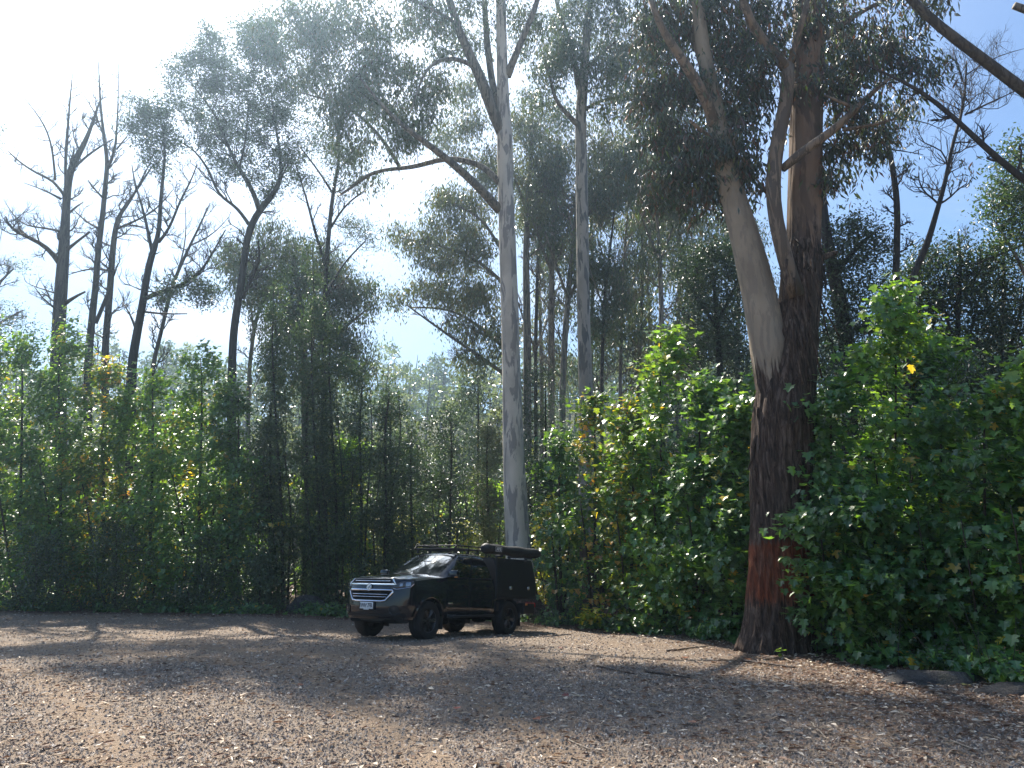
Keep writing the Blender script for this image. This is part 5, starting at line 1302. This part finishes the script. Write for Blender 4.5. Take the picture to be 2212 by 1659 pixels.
def FS(y, z, off=0.0):
    w = .925 + float(np.interp(z, [.45, .62, .85, 1.05, 1.15, 1.22], [-.05, -.01, 0, -.01, -.03, -.06]))
    s = min(1, abs(y) / w) ** (1 / EX)
    ph = math.asin(min(1, s)) * (1 if y >= 0 else -1)
    p = FSphi(ph, z)
    nrm = unit(np.array([math.cos(ph) + .15, math.sin(ph) * .9, .12]))
    return p + nrm * off
def side_y(x, z):
    y = .925 + float(np.interp(z, [.45, .62, .85, 1.05, 1.15, 1.22], [-.05, -.01, 0, -.01, -.03, -.06]))
    y += .012 * math.exp(-((z - .98) / .03) ** 2)          # swage line
    r = math.hypot(x, z - WZ)
    return y + .035 * math.exp(-((r - ARCH) / .07) ** 2)
def zsh(x): return float(np.interp(x, [-2.5, -.5, .47], [1.235, 1.215, 1.14]))

body = MB()
ph = np.radians(np.linspace(-90, 90, 61)); zz = np.concatenate([np.linspace(.40, 1.08, 15), [1.12, 1.15, 1.165]])
body.grid([[FSphi(p, z) for z in zz] for p in ph])
xs_ = np.concatenate([np.linspace(.47, -.47, 48), np.linspace(-.52, -2.46, 24)])
for s in (1, -1):
    rows = []
    for x in xs_:
        zb = WZ + math.sqrt(max(ARCH ** 2 - x * x, 0)) if abs(x) < ARCH - .002 else .46
        zb = max(zb, .46)
        zc = np.linspace(zb, zsh(x), 16)
        rows.append([(x, s * side_y(x, z), z) for z in zc])
    body.grid(rows if s > 0 else rows[::-1])
    # arch lip turned inward
    lip = []
    for a in np.linspace(0.17, math.pi - .17, 30):
        x, z = ARCH * math.cos(a), WZ + ARCH * math.sin(a)
        y = side_y(x, z)
        lip.append([(x, s * y, z), (x, s * (y - .10), z)])
    body.grid(lip)
# rear cab wall and rocker
rear = [[(-2.46, y, z) for z in np.linspace(.46, 1.235, 6)] for y in np.linspace(-.87, .87, 9)]
body.grid(rear)
part('body', body, M_PAINT, angle=30)
hood = MB(); rows = []
NU, NVh = 41, 26
for i in range(NVh):
    v = i / (NVh - 1); row = []
    for j in range(NU):
        u = -1 + 2 * j / (NU - 1)
        y = .893 * u
        xr = -.50 + .20 * (1 - abs(u) ** 2.2)
        fp = FS(y, 1.165)
        x = xr + (fp[0] - xr) * v
        ze = float(np.interp(x, [-.5, .47, .9], [1.216, 1.14, 1.13]))
        zc = 1.285 - .095 * v ** 1.6
        e = 1 - abs(u) ** 3.2
        z = ze + (zc - ze) * e
        z += .012 * e * (math.exp(-((abs(u) - .55) / .08) ** 2))       # two pressed ridges
        z -= .035 * max(0, (v - .9) / .1) ** 2
        row.append((x, y, z))
    rows.append(row)
hood.grid(rows)
part('bonnet', hood, M_PAINT, angle=40)
cowl = MB()
cowl.grid([[(-.30 - .2 * abs(u) ** 2.2 - .16 * w, .86 * u, 1.275 - .07 * abs(u) ** 3 - .03 * w) for w in (0, .5, 1)] for u in np.linspace(-1, 1, 21)])
part('cowl', cowl, M_PLAST)
und = MB()
und.box((-1.85, 0, .52), (4.7, 1.05, .30), .03); und.box((0, 0, .78), (1.1, 1.2, .5), .03); und.box((.55, 0, .40), (.5, 1.3, .16), .05)
und.box((-1.4, 0, .52), (1.9, 1.7, .14), .02); und.box((-1.0, .30, .33), (.5, .4, .14), .05); und.box((-1.75, .35, .34), (.35, .3, .14), .05)
und.tube([(0, -.7, WZ), (0, .7, WZ)], .06, 8); und.tube([(-3.1, -.7, WZ), (-3.1, .7, WZ)], .07, 8); und.box((-3.1, 0, WZ), (.3, .3, .28), .08)
und.tube([(-2.2, -.45, .42), (-3.6, -.45, .40), (-4.1, -.6, .42)], .05, 8)
part('underbody', und, M_UNDER)
val = MB()
val.grid([[FS(y, z, .006) - np.array([.05 * (1 if z < .42 else 0), 0, 0]) for z in (.36, .40, .46, .52)] for y in np.linspace(-.84, .84, 33)])
part('lower_bumper', val, M_PLAST)

# cab above the waist line
def ring(tv):
    """outline at height fraction tv, anticlockwise from the far front corner"""
    pts = []
    def lerp(a, b): return a + (b - a) * tv
    z = lerp(1.215, 1.735)
    bul = .030 * math.sin(math.pi * tv)
    for u in np.linspace(-1, 1, 15):                                   # windscreen
        xb = -.33 - .20 * abs(u) ** 2.2; xt = -1.12 - .09 * abs(u) ** 2.2
        pts.append((lerp(xb, xt) + bul * .8, u * lerp(.80, .60), z + bul * .3 + .03 * tv * (1 - u * u)))
    for u in np.linspace(0, 1, 21)[0:]:                                # near side, front to back
        xb = -.60 - 1.80 * u; xt = -1.27 - .98 * u
        pts.append((lerp(xb, xt), lerp(.868, .655) + bul + .012 * math.sin(math.pi * u), z))
    for u in np.linspace(1, -1, 7)[1:-1]:
        pts.append((lerp(-2.44, -2.30) - .0 * bul, u * lerp(.84, .64), z))
    for u in np.linspace(1, 0, 21):
        xb = -.60 - 1.80 * u; xt = -1.27 - .98 * u
        pts.append((lerp(xb, xt), -(lerp(.868, .655) + bul + .012 * math.sin(math.pi * u)), z))
    return np.array(pts)
cab = MB()
tl = np.linspace(0, 1, 11)
rg = np.array([ring(q) for q in tl])
n_ = rg.shape[1]
idx = np.arange(11 * n_).reshape(11, n_); nx_ = np.roll(idx, -1, 1)
cab.add(rg.reshape(-1, 3), np.stack([idx[:-1], nx_[:-1], nx_[1:], idx[1:]], -1).reshape(-1, 4))
top = rg[-1]; cen = np.array([-1.72, 0, 1.80])
lay = [top]
for k, (f, dzz) in enumerate([(.93, .028), (.82, .050), (.6, .066), (.3, .075)]):
    q = cen + (top - cen) * f; q[:, 2] = top[:, 2] * 0 + 1.735 + dzz + .015 * np.clip(1 - np.abs(q[:, 1]), 0, 1)
    lay.append(q)
for a, b in zip(lay[:-1], lay[1:]):
    i0 = np.arange(n_); cab.add(np.vstack([a, b]), np.stack([i0, np.roll(i0, -1), np.roll(i0, -1) + n_, i0 + n_], -1))
cab.add(np.vstack([lay[-1], [[-1.72, 0, 1.827]]]), None, [(i, (i + 1) % n_, n_) for i in range(n_)])
part('cab', cab, M_PAINT, angle=45)
def shell(zone, u, tv):
    def lerp(a, b): return a + (b - a) * tv
    z = lerp(1.215, 1.735); bul = .030 * math.sin(math.pi * tv)
    if zone == 'front':
        xb = -.33 - .20 * abs(u) ** 2.2; xt = -1.12 - .09 * abs(u) ** 2.2
        return np.array((lerp(xb, xt) + bul * .8, u * lerp(.80, .60), z + bul * .3 + .03 * tv * (1 - u * u)))
    if zone == 'side':
        xb = -.60 - 1.80 * u; xt = -1.27 - .98 * u
        return np.array((lerp(xb, xt), lerp(.868, .655) + bul + .012 * math.sin(math.pi * u), z))
def wpatch(fn, off, mir=1):
    """fn(a,b) -> point on the shell, offset outward"""
    A_, B_ = np.linspace(0, 1, 17), np.linspace(0, 1, 11)
    V = np.array([[fn(a, b) for b in B_] for a in A_])
    du_ = np.gradient(V, axis=0); dv_ = np.gradient(V, axis=1)
    nn = unit(np.cross(du_, dv_)); 
    c = V.reshape(-1, 3).mean(0) - np.array([-1.6, 0, 1.2])
    if (nn.reshape(-1, 3).mean(0) * c).sum() < 0: nn = -nn
    V = V + nn * off
    inner = V - nn * (off + .02)
    if mir < 0: V = V * [1, -1, 1]; inner = inner * [1, -1, 1]
    m = MB(); m.grid(V)
    for e, f in ((V[0], inner[0]), (V[-1], inner[-1]), (V[:, 0], inner[:, 0]), (V[:, -1], inner[:, -1])): m.grid(np.stack([e, f], 1))
    return m
ws = wpatch(lambda a, b: shell('front', (-1 + 2 * a) * .94, .04 + .88 * b), .008)
part('windscreen', ws, M_GLASS, angle=50)
for y0, y1 in ((-.62, .02), (.02, .64)):                               # wipers
    w = MB(); p0, p1 = shell('front', y0 * 1.1, .05), shell('front', y1 * 1.1, .09)
    q = np.array([p0 + (p1 - p0) * k / 6 + np.array([.035, 0, .035]) for k in range(7)])
    w.tube(q, .010, 6); w.tube(np.array([q[0], q[3] + [.01, 0, .015], q[5]]), .007, 5)
    part('wiper', w, M_PLAST)

def side_window(u0, u1, round_back):
    def f(a, b):
        u = u0 + (u1 - u0) * a
        tv = .05 + .86 * b
        if round_back: u -= .05 * max(0, b - .55) ** 1.2 * a + .03 * (1 - b) * 0
        return shell('side', u, tv)
    return f
def door(x0, x1, mir, u0, u1, rb):
    m = MB(); A_ = np.linspace(0, 1, 24); B_ = np.linspace(0, 1, 16)
    V = []
    for a in A_:
        row = []
        for b in B_:
            z = .50 + (1.205 - .50) * b
            x = x0 + (x1 - x0) * a
            if rb and a > .8 and z < .75: x += (.75 - z) * .5 * (a - .8) / .2      # rear door follows the wheel arch
            e = min(a, 1 - a, b * 1.0, (1 - b)) 
            o = .010 if e > .001 else .004
            row.append((x, mir * (side_y(x, z) + o), z))
        V.append(row)
    V = np.array(V); m.grid(V)
    inn = V * 1.0; inn[..., 1] -= mir * .03
    for e, f in ((V[0], inn[0]), (V[-1], inn[-1]), (V[:, 0], inn[:, 0]), (V[:, -1], inn[:, -1])): m.grid(np.stack([e, f], 1))
    d = part('door', m, M_PAINT, angle=40)
    part('window', wpatch(side_window(u0, u1, rb), .007, mir), M_GLASS, d, 50)
    h = MB(); xh = x1 + .16
    h.box((xh, mir * (side_y(xh, 1.08) + .035), 1.085), (.20, .03, .035), .012); h.box((xh + .07, mir * (side_y(xh, 1.08) + .015), 1.085), (.03, .04, .03), .008); h.box((xh - .07, mir * (side_y(xh, 1.08) + .015), 1.085), (.03, .04, .03), .008)
    part('handle', h, M_PAINT, d)
    tr_ = MB(); tr_.tube([(x0 - .02, mir * (.905), 1.222), ((x0 + x1) / 2, mir * .905, 1.226), (x1 + .02, mir * .90, 1.23)], .010, 6)
    part('window_trim', tr_, M_PLAST, d)
    return d
for s in (1, -1):
    d = door(-.58, -1.43, s, .045, .455, False)
    bd = MB(); bd.box((-.72, s * (side_y(-.72, .72) + .014), .735), (.16, .008, .035), .003); part('badge', bd, M_SILVER, d)
    door(-1.45, -2.40, s, .50, .93, True)
    # door mirror
    mm = MB(); mm.box((-.66, s * 1.055, 1.30), (.13, .235, .185), .05); mm.box((-.68, s * .92, 1.245), (.07, .12, .05), .02)
    mo = part('door_mirror', mm, M_PAINT)
    g1 = MB(); g1.box((-.732, s * 1.055, 1.30), (.006, .19, .14), .002); part('mirror_glass', g1, M_CHROME, mo)
    g2 = MB(); g2.box((-.61, s * 1.14, 1.235), (.05, .06, .022), .008); part('indicator', g2, M_AMBER, mo)
    # side step, mud flaps
    st = MB(); st.box((-1.50, s * .965, .455), (1.62, .17, .05), .02)
    for x in (-.9, -1.5, -2.1): st.box((x, s * .80, .47), (.06, .3, .05), .01)
    st.tube([(-.70, s * 1.02, .45), (-.62, s * .93, .47)], .04, 8)
    part('side_step', st, M_PLAST)
    for x in (-.47, -3.60):
        f = MB(); f.box((x, s * .79, .36), (.02, .28, .34), .006); part('mud_flap', f, M_RUBBER)
    # wheel-arch flare
    fl = MB()
    V = [[(rr * math.cos(a), s * (side_y(ARCH * math.cos(a), WZ + ARCH * math.sin(a)) + o), WZ + rr * math.sin(a)) for rr, o in ((ARCH - .004, .012), (ARCH + .02, .020), (ARCH + .055, .004))] for a in np.linspace(.12, math.pi - .10, 30)]
    fl.grid(V); part('arch_flare', fl, M_PAINT)
    # headlamp wrapping round the corner
    hl = MB(); P1, P2 = R(36), R(84)
    def hz(a):                                                         # lower and upper edge, a from the grille outward
        return (float(np.interp(a, [0, .12, .8, 1], [1.00, .985, 1.03, 1.085])), float(np.interp(a, [0, .3, 1], [1.045, 1.115, 1.130])))
    def hp(a, b, off):
        lo, hi = hz(a); z = lo + (hi - lo) * b
        p_ = FSphi(s * (P1 + (P2 - P1) * a), z)
        nr = unit(np.array([math.cos(P1 + (P2 - P1) * a) + .1, s * math.sin(P1 + (P2 - P1) * a), .15]))
        return p_ + nr * off
    V = np.array([[hp(a, b, .014 + .014 * math.sin(math.pi * b)) for b in np.linspace(0, 1, 7)] for a in np.linspace(0, 1, 20)])
    inn = np.array([[hp(a, b, -.02) for b in np.linspace(0, 1, 7)] for a in np.linspace(0, 1, 20)])
    hl.grid(V)
    for e, f in ((V[0], inn[0]), (V[-1], inn[-1]), (V[:, 0], inn[:, 0]), (V[:, -1], inn[:, -1])): hl.grid(np.stack([e, f], 1))
    h = part('headlight', hl, M_LENS, angle=40)
    rf = MB()
    V = [[hp(a, b, .033) for b in np.linspace(.18, .86, 6)] for a in np.linspace(.52, .80, 8)]
    rf.grid(V); part('reflector', rf, M_LAMPIN, h)
    rf = MB(); V = [[hp(a + .05 * b, b, .032) for b in np.linspace(.30, .75, 4)] for a in np.linspace(.22, .36, 4)]
    rf.grid(V); part('inner_lamp', rf, M_LAMPIN, h)
    tm_ = MB(); tm_.tube(np.array([hp(a, -.02, .018) for a in np.linspace(0, 1, 16)]), .007, 6); part('lamp_trim', tm_, M_CHROME, h)
    # fog lamp recess
    fg = MB(); 
    V = [[FS(s * (.66 + .11 * math.cos(a) * r_), .60 + .085 * math.sin(a) * r_, .004 + .006 * r_) for r_ in (0.02, .5, 1)] for a in np.linspace(0, 2 * math.pi, 21)]
    fg.grid(V); fo = part('fog_lamp_recess', fg, M_PLAST)
    fl2 = MB(); V = [[FS(s * (.66 + .045 * math.cos(a) * r_), .60 + .045 * math.sin(a) * r_, .016) for r_ in (0.02, .5, 1)] for a in np.linspace(0, 2 * math.pi, 17)]
    fl2.grid(V); part('fog_lamp', fl2, M_LENS, fo)
    ri = MB(); ri.tube(np.array([FS(s * (.66 + .13 * math.cos(a)), .61 + .11 * math.sin(a), .010) for a in np.linspace(-2.6, .6, 16)]), .008, 6); part('recess_trim', ri, M_PAINT, fo)

# grille
def spatch(poly_lo, poly_hi, y_lo, y_hi, off, n=31, m=6):
    V = []
    for a in np.linspace(-1, 1, n):
        V.append([FS(a * (y_lo + (y_hi - y_lo) * b), poly_lo + (poly_hi - poly_lo) * b, off) for b in np.linspace(0, 1, m)])
    q = MB(); q.grid(V); return q
gr = spatch(1.085, 1.155, .55, .50, .005); 
V = []
gr2 = spatch(.785, .945, .43, .56, .005)
gr.add(np.vstack(gr2.V), np.vstack(gr2.Q))
grille = part('grille', gr, M_UNDER)
def bar(pts, r, m, name, flat=.5, sides=8):
    b = MB(); q = []
    for (y0, z0), (y1, z1) in zip(pts[:-1], pts[1:]):
        k = max(3, int(math.hypot(y1 - y0, z1 - z0) / .04))
        for i in range(k): q.append(FS(y0 + (y1 - y0) * i / k, z0 + (z1 - z0) * i / k, .012))
    q.append(FS(*pts[-1], .012))
    b.tube(np.array(q), r, sides); return part(name, b, m, grille)
bar([(-.50, 1.122), (.50, 1.122)], .009, M_CHROME, 'slat')
bar([(-.50, .892), (.50, .892)], .008, M_CHROME, 'slat')
bar([(-.48, .842), (.48, .842)], .008, M_CHROME, 'slat')
bar([(-.545, 1.16), (-.66, 1.065), (-.40, 1.062), (.40, 1.062), (.66, 1.065), (.545, 1.16)], .016, M_CHROME, 'upper_surround')
bar([(-.60, .965), (-.62, .94), (-.47, .77), (-.35, .755), (.35, .755), (.47, .77), (.62, .94), (.60, .965), (-.60, .965)], .020, M_CHROME, 'lower_surround')
bb = spatch(.985, 1.045, .63, .67, .008); part('grille_band', bb, M_PAINT, grille)
# round emblem: chrome ring with a crouching lion over a ball
em = MB(); c0 = FS(0, 1.012, .03)
em.tube(np.array([c0 + np.array([.004, .062 * math.cos(a), .062 * math.sin(a)]) for a in np.linspace(0, 2 * math.pi, 25)]), .008, 6, cap=False)
em.lathe([(.0, .0), (.058, .0)], c0, 24, 'x')
emb = part('emblem', em, M_SILVER, grille)
li = MB()
for (y0, z0, y1, z1, r) in [(-.035, -.012, .012, .022, .012), (.012, .022, .030, .030, .011), (.030, .030, .040, .016, .008), (-.035, -.012, -.040, -.034, .008), (.008, .016, .022, -.014, .008), (-.030, .0, -.044, .018, .004)]:
    li.tube(np.array([c0 + [.012, y0, z0], c0 + [.014, y1, z1]]), r, 7)
li.lathe([(0, .010), (.014, .008), (.016, .0)], c0 + np.array([.006, .018, -.030]), 12, 'x')
part('lion_relief', li, M_CHROME, emb)
# number plate
pm = MB(); pc = FS(0, .665, .035)
pm.box(pc, (.012, .372, .134), .004); plate = part('number_plate', pm, M_PLATE)
ph_ = MB(); ph_.box(pc + np.array([-.02, 0, -.002]), (.03, .43, .17), .008); part('plate_holder', ph_, M_PLAST)
pb = MB(); pb.box(pc + np.array([.004, 0, -.077]), (.008, .15, .018), .002); part('plate_tab', pb, M_PLATE, plate)
def text_mesh(body_, size, m, M, name, parent, bold=0.0):
    cu = bpy.data.curves.new('lettering', 'FONT'); cu.body = body_; cu.size = size; cu.extrude = .0015; cu.align_x = 'CENTER'; cu.align_y = 'CENTER'; cu.offset = bold
    tmp = bpy.data.objects.new('lettering', cu); col.objects.link(tmp)
    dg = bpy.context.evaluated_depsgraph_get()
    me = bpy.data.meshes.new_from_object(tmp.evaluated_get(dg))
    bpy.data.objects.remove(tmp)
    me.name = name; me.materials.clear(); me.materials.append(m)
    me.transform(M)
    o = bpy.data.objects.new(name, me); col.objects.link(o); o.parent = parent
    return o
def facing_x(pt, sx=1.0, sy=1.0):                                      # text plane looking forward along x, reading left to right from in front
    return Matrix(((0, 0, 1, pt[0]), (sx, 0, 0, pt[1]), (0, sy, 0, pt[2]), (0, 0, 0, 1)))
text_mesh('1WH', .105, M_INK, facing_x(pc + np.array([.0075, -.098, -.002]), .82, 1.1), 'lettering', plate, .002)
text_mesh('7FB', .105, M_INK, facing_x(pc + np.array([.0075, .098, -.002]), .82, 1.1), 'lettering', plate, .002)
tri = MB(); q0 = pc + np.array([.008, 0, .018]); tri.add([q0 + [0, -.018, .016], q0 + [0, .018, .016], q0 + [0, 0, -.016]], None, [(0, 1, 2)]); part('plate_mark', tri, M_INK, plate)

# wheels
def make_wheel():
    w = MB()
    prof = [(.235, -.115), (.265, -.132), (.32, -.138), (.362, -.128), (.378, -.105), (.385, -.07), (.385, -.045), (.379, -.040), (.379, -.030), (.385, -.025), (.385, .025), (.379, .030), (.379, .040), (.385, .045), (.385, .07), (.378, .105), (.362, .128), (.32, .138), (.265, .132), (.235, .115)]
    w.lathe(prof, (0, 0, 0), 72, 'y')
    V = w.V[0].reshape(len(prof), 72, 3)
    for i, (r_, t_) in enumerate(prof):
        if r_ > .355:
            kk = (np.arange(72) // 2 + (1 if t_ > 0 else 0)) % 2
            f = np.where(kk == 0, 1.0, 1 - (.022 if abs(t_) > .06 else .012))
            V[i, :, 0] *= f; V[i, :, 2] *= f
    w.V[0] = V.reshape(-1, 3)
    return w
tw_me = make_wheel().mesh('tyre', angle=30); tw_me.materials.append(M_RUBBER)
rm = MB()
rm.lathe([(.238, -.115), (.242, .110), (.228, .116), (.215, .10), (.205, .02), (.0, .0)], (0, 0, 0), 48, 'y')
for k in range(6):
    for dlt in (-.13, .13):
        a = k * math.pi / 3; a2 = a + dlt
        p0 = np.array([.05 * math.cos(a), .072, .05 * math.sin(a)]); p1 = np.array([.222 * math.cos(a2), .095, .222 * math.sin(a2)])
        rm.tube(np.array([p0, (p0 + p1) / 2 + [0, .012, 0], p1]), [.020, .017, .020], 6)
rm.lathe([(.075, .05), (.075, .082), (.05, .090), (.0, .092)], (0, 0, 0), 24, 'y')
rim_me = rm.mesh('rim', angle=35); rim_me.materials.append(M_RIM)
hb = MB(); hb.lathe([(.032, .085), (.032, .100), (.02, .104), (.0, .105)], (0, 0, 0), 16, 'y')
for k in range(6):
    a = k * math.pi / 3 + .5; hb.lathe([(.008, .08), (.008, .100), (0, .102)], (.058 * math.cos(a), 0, .058 * math.sin(a)), 8, 'y')
hub_me = hb.mesh('hub_cap', angle=35); hub_me.materials.append(M_SILVER if False else M_PLAST)
for x in (0, -3.1):
    for s in (1, -1):
        wq = bpy.data.objects.new('wheel', None); col.objects.link(wq); wq.parent = car
        wq.location = (x, s * .80, WR); wq.rotation_euler = (0, .4 * x, 0 if s > 0 else math.pi)
        if x == 0: wq.rotation_euler[2] += R(3)
        for nm, me_ in (('tyre', tw_me), ('rim', rim_me), ('hub_cap', hub_me)):
            link(nm, me_, None, wq)

# tray and canopy
X0, X1 = -2.53, -4.34
cz = [(.90, .92), (.95, .925), (1.20, .925), (1.70, .805), (1.755, .77)]
cn = MB()
for s in (1,):
    A_ = [X0, X0 - .02, -2.66, -2.70, X1 + .04, X1]
    rows = []
    for x in np.concatenate([[X0], np.linspace(X0 - .03, X1 + .03, 12), [X1]]):
        ins = .02 if x in (X0, X1) else 0
        sl = lambda z: .10 * max(0, (z - 1.2)) if x > -2.7 else 0
        rows.append([(x - sl(z), y - ins, z) for z, y in cz] + [(x - sl(1.76), 0, 1.775)] + [(x - sl(z), -(y - ins), z) for z, y in cz[::-1]])
    cn.grid(rows)
    for r_ in (rows[0], rows[-1]):
        k = len(r_); cn.add(r_, None, [(0, i, i + 1) for i in range(1, k - 1)])
canopy = part('canopy', cn, M_CANOPY, angle=25)
def cy_(z): return float(np.interp(z, [q[0] for q in cz], [q[1] for q in cz]))
for s in (1, -1):
    dp = MB(); V = np.array([[(x, s * (cy_(z) + .012), z) for z in np.linspace(.97, 1.66, 8)] for x in np.linspace(-2.74, -4.24, 12)])
    dp.grid(V); inn = V.copy(); inn[..., 1] -= s * .02
    for e, f in ((V[0], inn[0]), (V[-1], inn[-1]), (V[:, 0], inn[:, 0]), (V[:, -1], inn[:, -1])): dp.grid(np.stack([e, f], 1))
    pd = part('canopy_door', dp, M_CANOPY, canopy, 30)
    for x in (-3.12, -3.95):
        l = MB(); l.box((x, s * (.925 + .018), 1.06), (.11, .016, .075), .006); l.box((x, s * (.925 + .034), 1.065), (.05, .022, .035), .008)
        part('latch', l, M_SILVER, canopy)
    for x in (-3.0, -3.98):
        l = MB(); l.tube([(x - .04, s * .805, 1.70), (x + .04, s * .805, 1.70)], .014, 8); part('hinge', l, M_PLAST, canopy)
    fr = MB(); fr.tube([(-2.50, s * .93, .84), (-2.52, s * .935, 1.15), (-2.60, s * .84, 1.60), (-2.66, s * .80, 1.74)], .025, 8); part('corner_post', fr, M_CANOPY, canopy)
ty = MB()
ty.box((-3.43, 0, .865), (1.86, 1.86, .07), .01)
for s in (1, -1):
    ty.box((-2.60, s * .80, .66), (.12, .24, .2), .01); ty.box((-4.05, s * .80, .60), (.50, .22, .26), .03)
    V = [[(-3.1 + .47 * math.cos(a), s * y, WZ + .02 + .44 * math.sin(a)) for y in (.66, .94)] for a in np.linspace(.25, math.pi - .25, 18)]
    ty.grid(V)
ty.box((-4.37, 0, .62), (.05, 1.7, .14), .01)
part('tray', ty, M_PLAST)
for s in (1, -1):
    l = MB(); l.box((-3.86, s * .945, .70), (.09, .02, .05), .006); part('marker_lamp', l, M_AMBER)
    l = MB(); l.box((-4.20, s * .945, .70), (.06, .02, .05), .006); part('marker_lamp', l, M_LENS)
    l = MB(); l.box((-4.40, s * .72, .68), (.04, .3, .1), .01); part('tail_lamp', l, M_REDLENS)

# roof basket
rk = MB()
for s in (1, -1):
    rk.tube([(-1.18, s * .60, 1.905), (-2.28, s * .60, 1.905)], .018, 8); rk.tube([(-1.26, s * .62, 1.98), (-2.24, s * .62, 1.98)], .016, 8)
    rk.tube([(-1.18, s * .60, 1.905), (-1.26, s * .62, 1.98)], .015, 8); rk.tube([(-2.28, s * .60, 1.905), (-2.24, s * .62, 1.98)], .015, 8)
    for x in (-1.3, -1.75, -2.15): rk.box((x, s * .59, 1.855), (.07, .05, .11), .01)
    rk.tube([(-1.75, s * .60, 1.905), (-1.75, s * .62, 1.98)], .012, 6)
for x in np.linspace(-1.2, -2.25, 7): rk.tube([(x, -.60, 1.905), (x, .60, 1.905)], .013, 6)
rk.tube([(-1.26, -.62, 1.98), (-1.26, .62, 1.98)], .016, 8)
part('roof_rack', rk, M_PLAST)
aw = MB(); n = 40; xa = np.linspace(-1.86, -4.46, n); gA = np.random.default_rng(9)
ra = .128 + .012 * np.sin(xa * 3.1) + .008 * np.sin(xa * 7.3 + 1); ra[:4] = [.05, .10, .125, .135]; ra[-3:] = [.12, .10, .05]
za = 1.935 + .012 * np.sin(xa * 2.2)
aw.tube(np.stack([xa, np.full(n, .93), za], 1), ra, 18)
awn = part('awning_bag', aw, M_BAG, angle=60)
for x in (-2.75, -3.3, -4.1):
    b_ = MB(); b_.box((x, .82, 1.80), (.05, .22, .05), .008); b_.box((x, .75, 1.785), (.06, .05, .05), .006); part('awning_bracket', b_, M_PLAST, awn)
yl = .93 + .138
lb = MB(); lx, lz = -2.36, 1.945
for (a, b, w, h_) in ((0, .056, .27, .010), (0, -.056, .27, .010), (.13, 0, .010, .12), (-.13, 0, .010, .12)): lb.box((lx + a, yl + .006, lz + b), (w, .004, h_))
part('label_frame', lb, M_LABELW, awn)
lp = MB(); lp.box((lx, yl, lz), (.27, .008, .122)); part('label', lp, M_BAG, awn)
text_mesh('ARB', .105, M_LABELW, Matrix(((-1.0, 0, 0, lx), (0, 0, 1, yl + .006), (0, 1.0, 0, lz - .002), (0, 0, 0, 1))), 'lettering', awn, .004)
an = MB(); an.box((-1.28, .42, 1.800), (.10, .05, .035), .012); an.tube([(-1.29, .42, 1.81), (-1.50, .42, 2.01)], [.009, .005], 6); part('antenna', an, M_PLAST)

# the lifted stance: the body sits higher over larger tyres
for o in [q for ch in car.children for q in (ch, *ch.children, *[w for v in ch.children for w in v.children])]:
    if o.type == 'MESH' and (o.parent is car or o.parent.name.split('.')[0] != 'wheel') and not o.data.get('lifted'):
        n = len(o.data.vertices); a = np.empty(n * 3); o.data.vertices.foreach_get('co', a); a = a.reshape(-1, 3)
        a[:, 2] += np.interp(a[:, 2], [.40, .90, 1.20, 2.2], [.03, .045, .105, .10])
        o.data.vertices.foreach_set('co', a.ravel()); o.data.update(); o.data['lifted'] = 1
    elif o.name.split('.')[0] == 'wheel':
        o.scale = (1.065,) * 3; o.location.z = WR * 1.065

# ------------------------------------------------------------------ haze: one closed box of thin even air, added to imitate the lens veil
hm = bpy.data.materials.new('haze'); hm.use_nodes = True
nt = hm.node_tree; nt.nodes.clear()
pv = nt.nodes.new('ShaderNodeVolumePrincipled'); oo = nt.nodes.new('ShaderNodeOutputMaterial')
pv.inputs['Color'].default_value = (.55, .77, 1.0, 1); pv.inputs['Density'].default_value = HAZE_D; pv.inputs['Anisotropy'].default_value = HAZE_G
nt.links.new(pv.outputs[0], oo.inputs['Volume'])
if HAZE_D > 0:
    hz_ = MB(); hz_.box((0, 10, 26.2), (840, 840, 55.6)) 
    o = link('haze', hz_.mesh('haze', smooth=False), hm); tag(o, 'thin pale haze added through the whole wood to imitate lens veil', None, None, 'stuff')
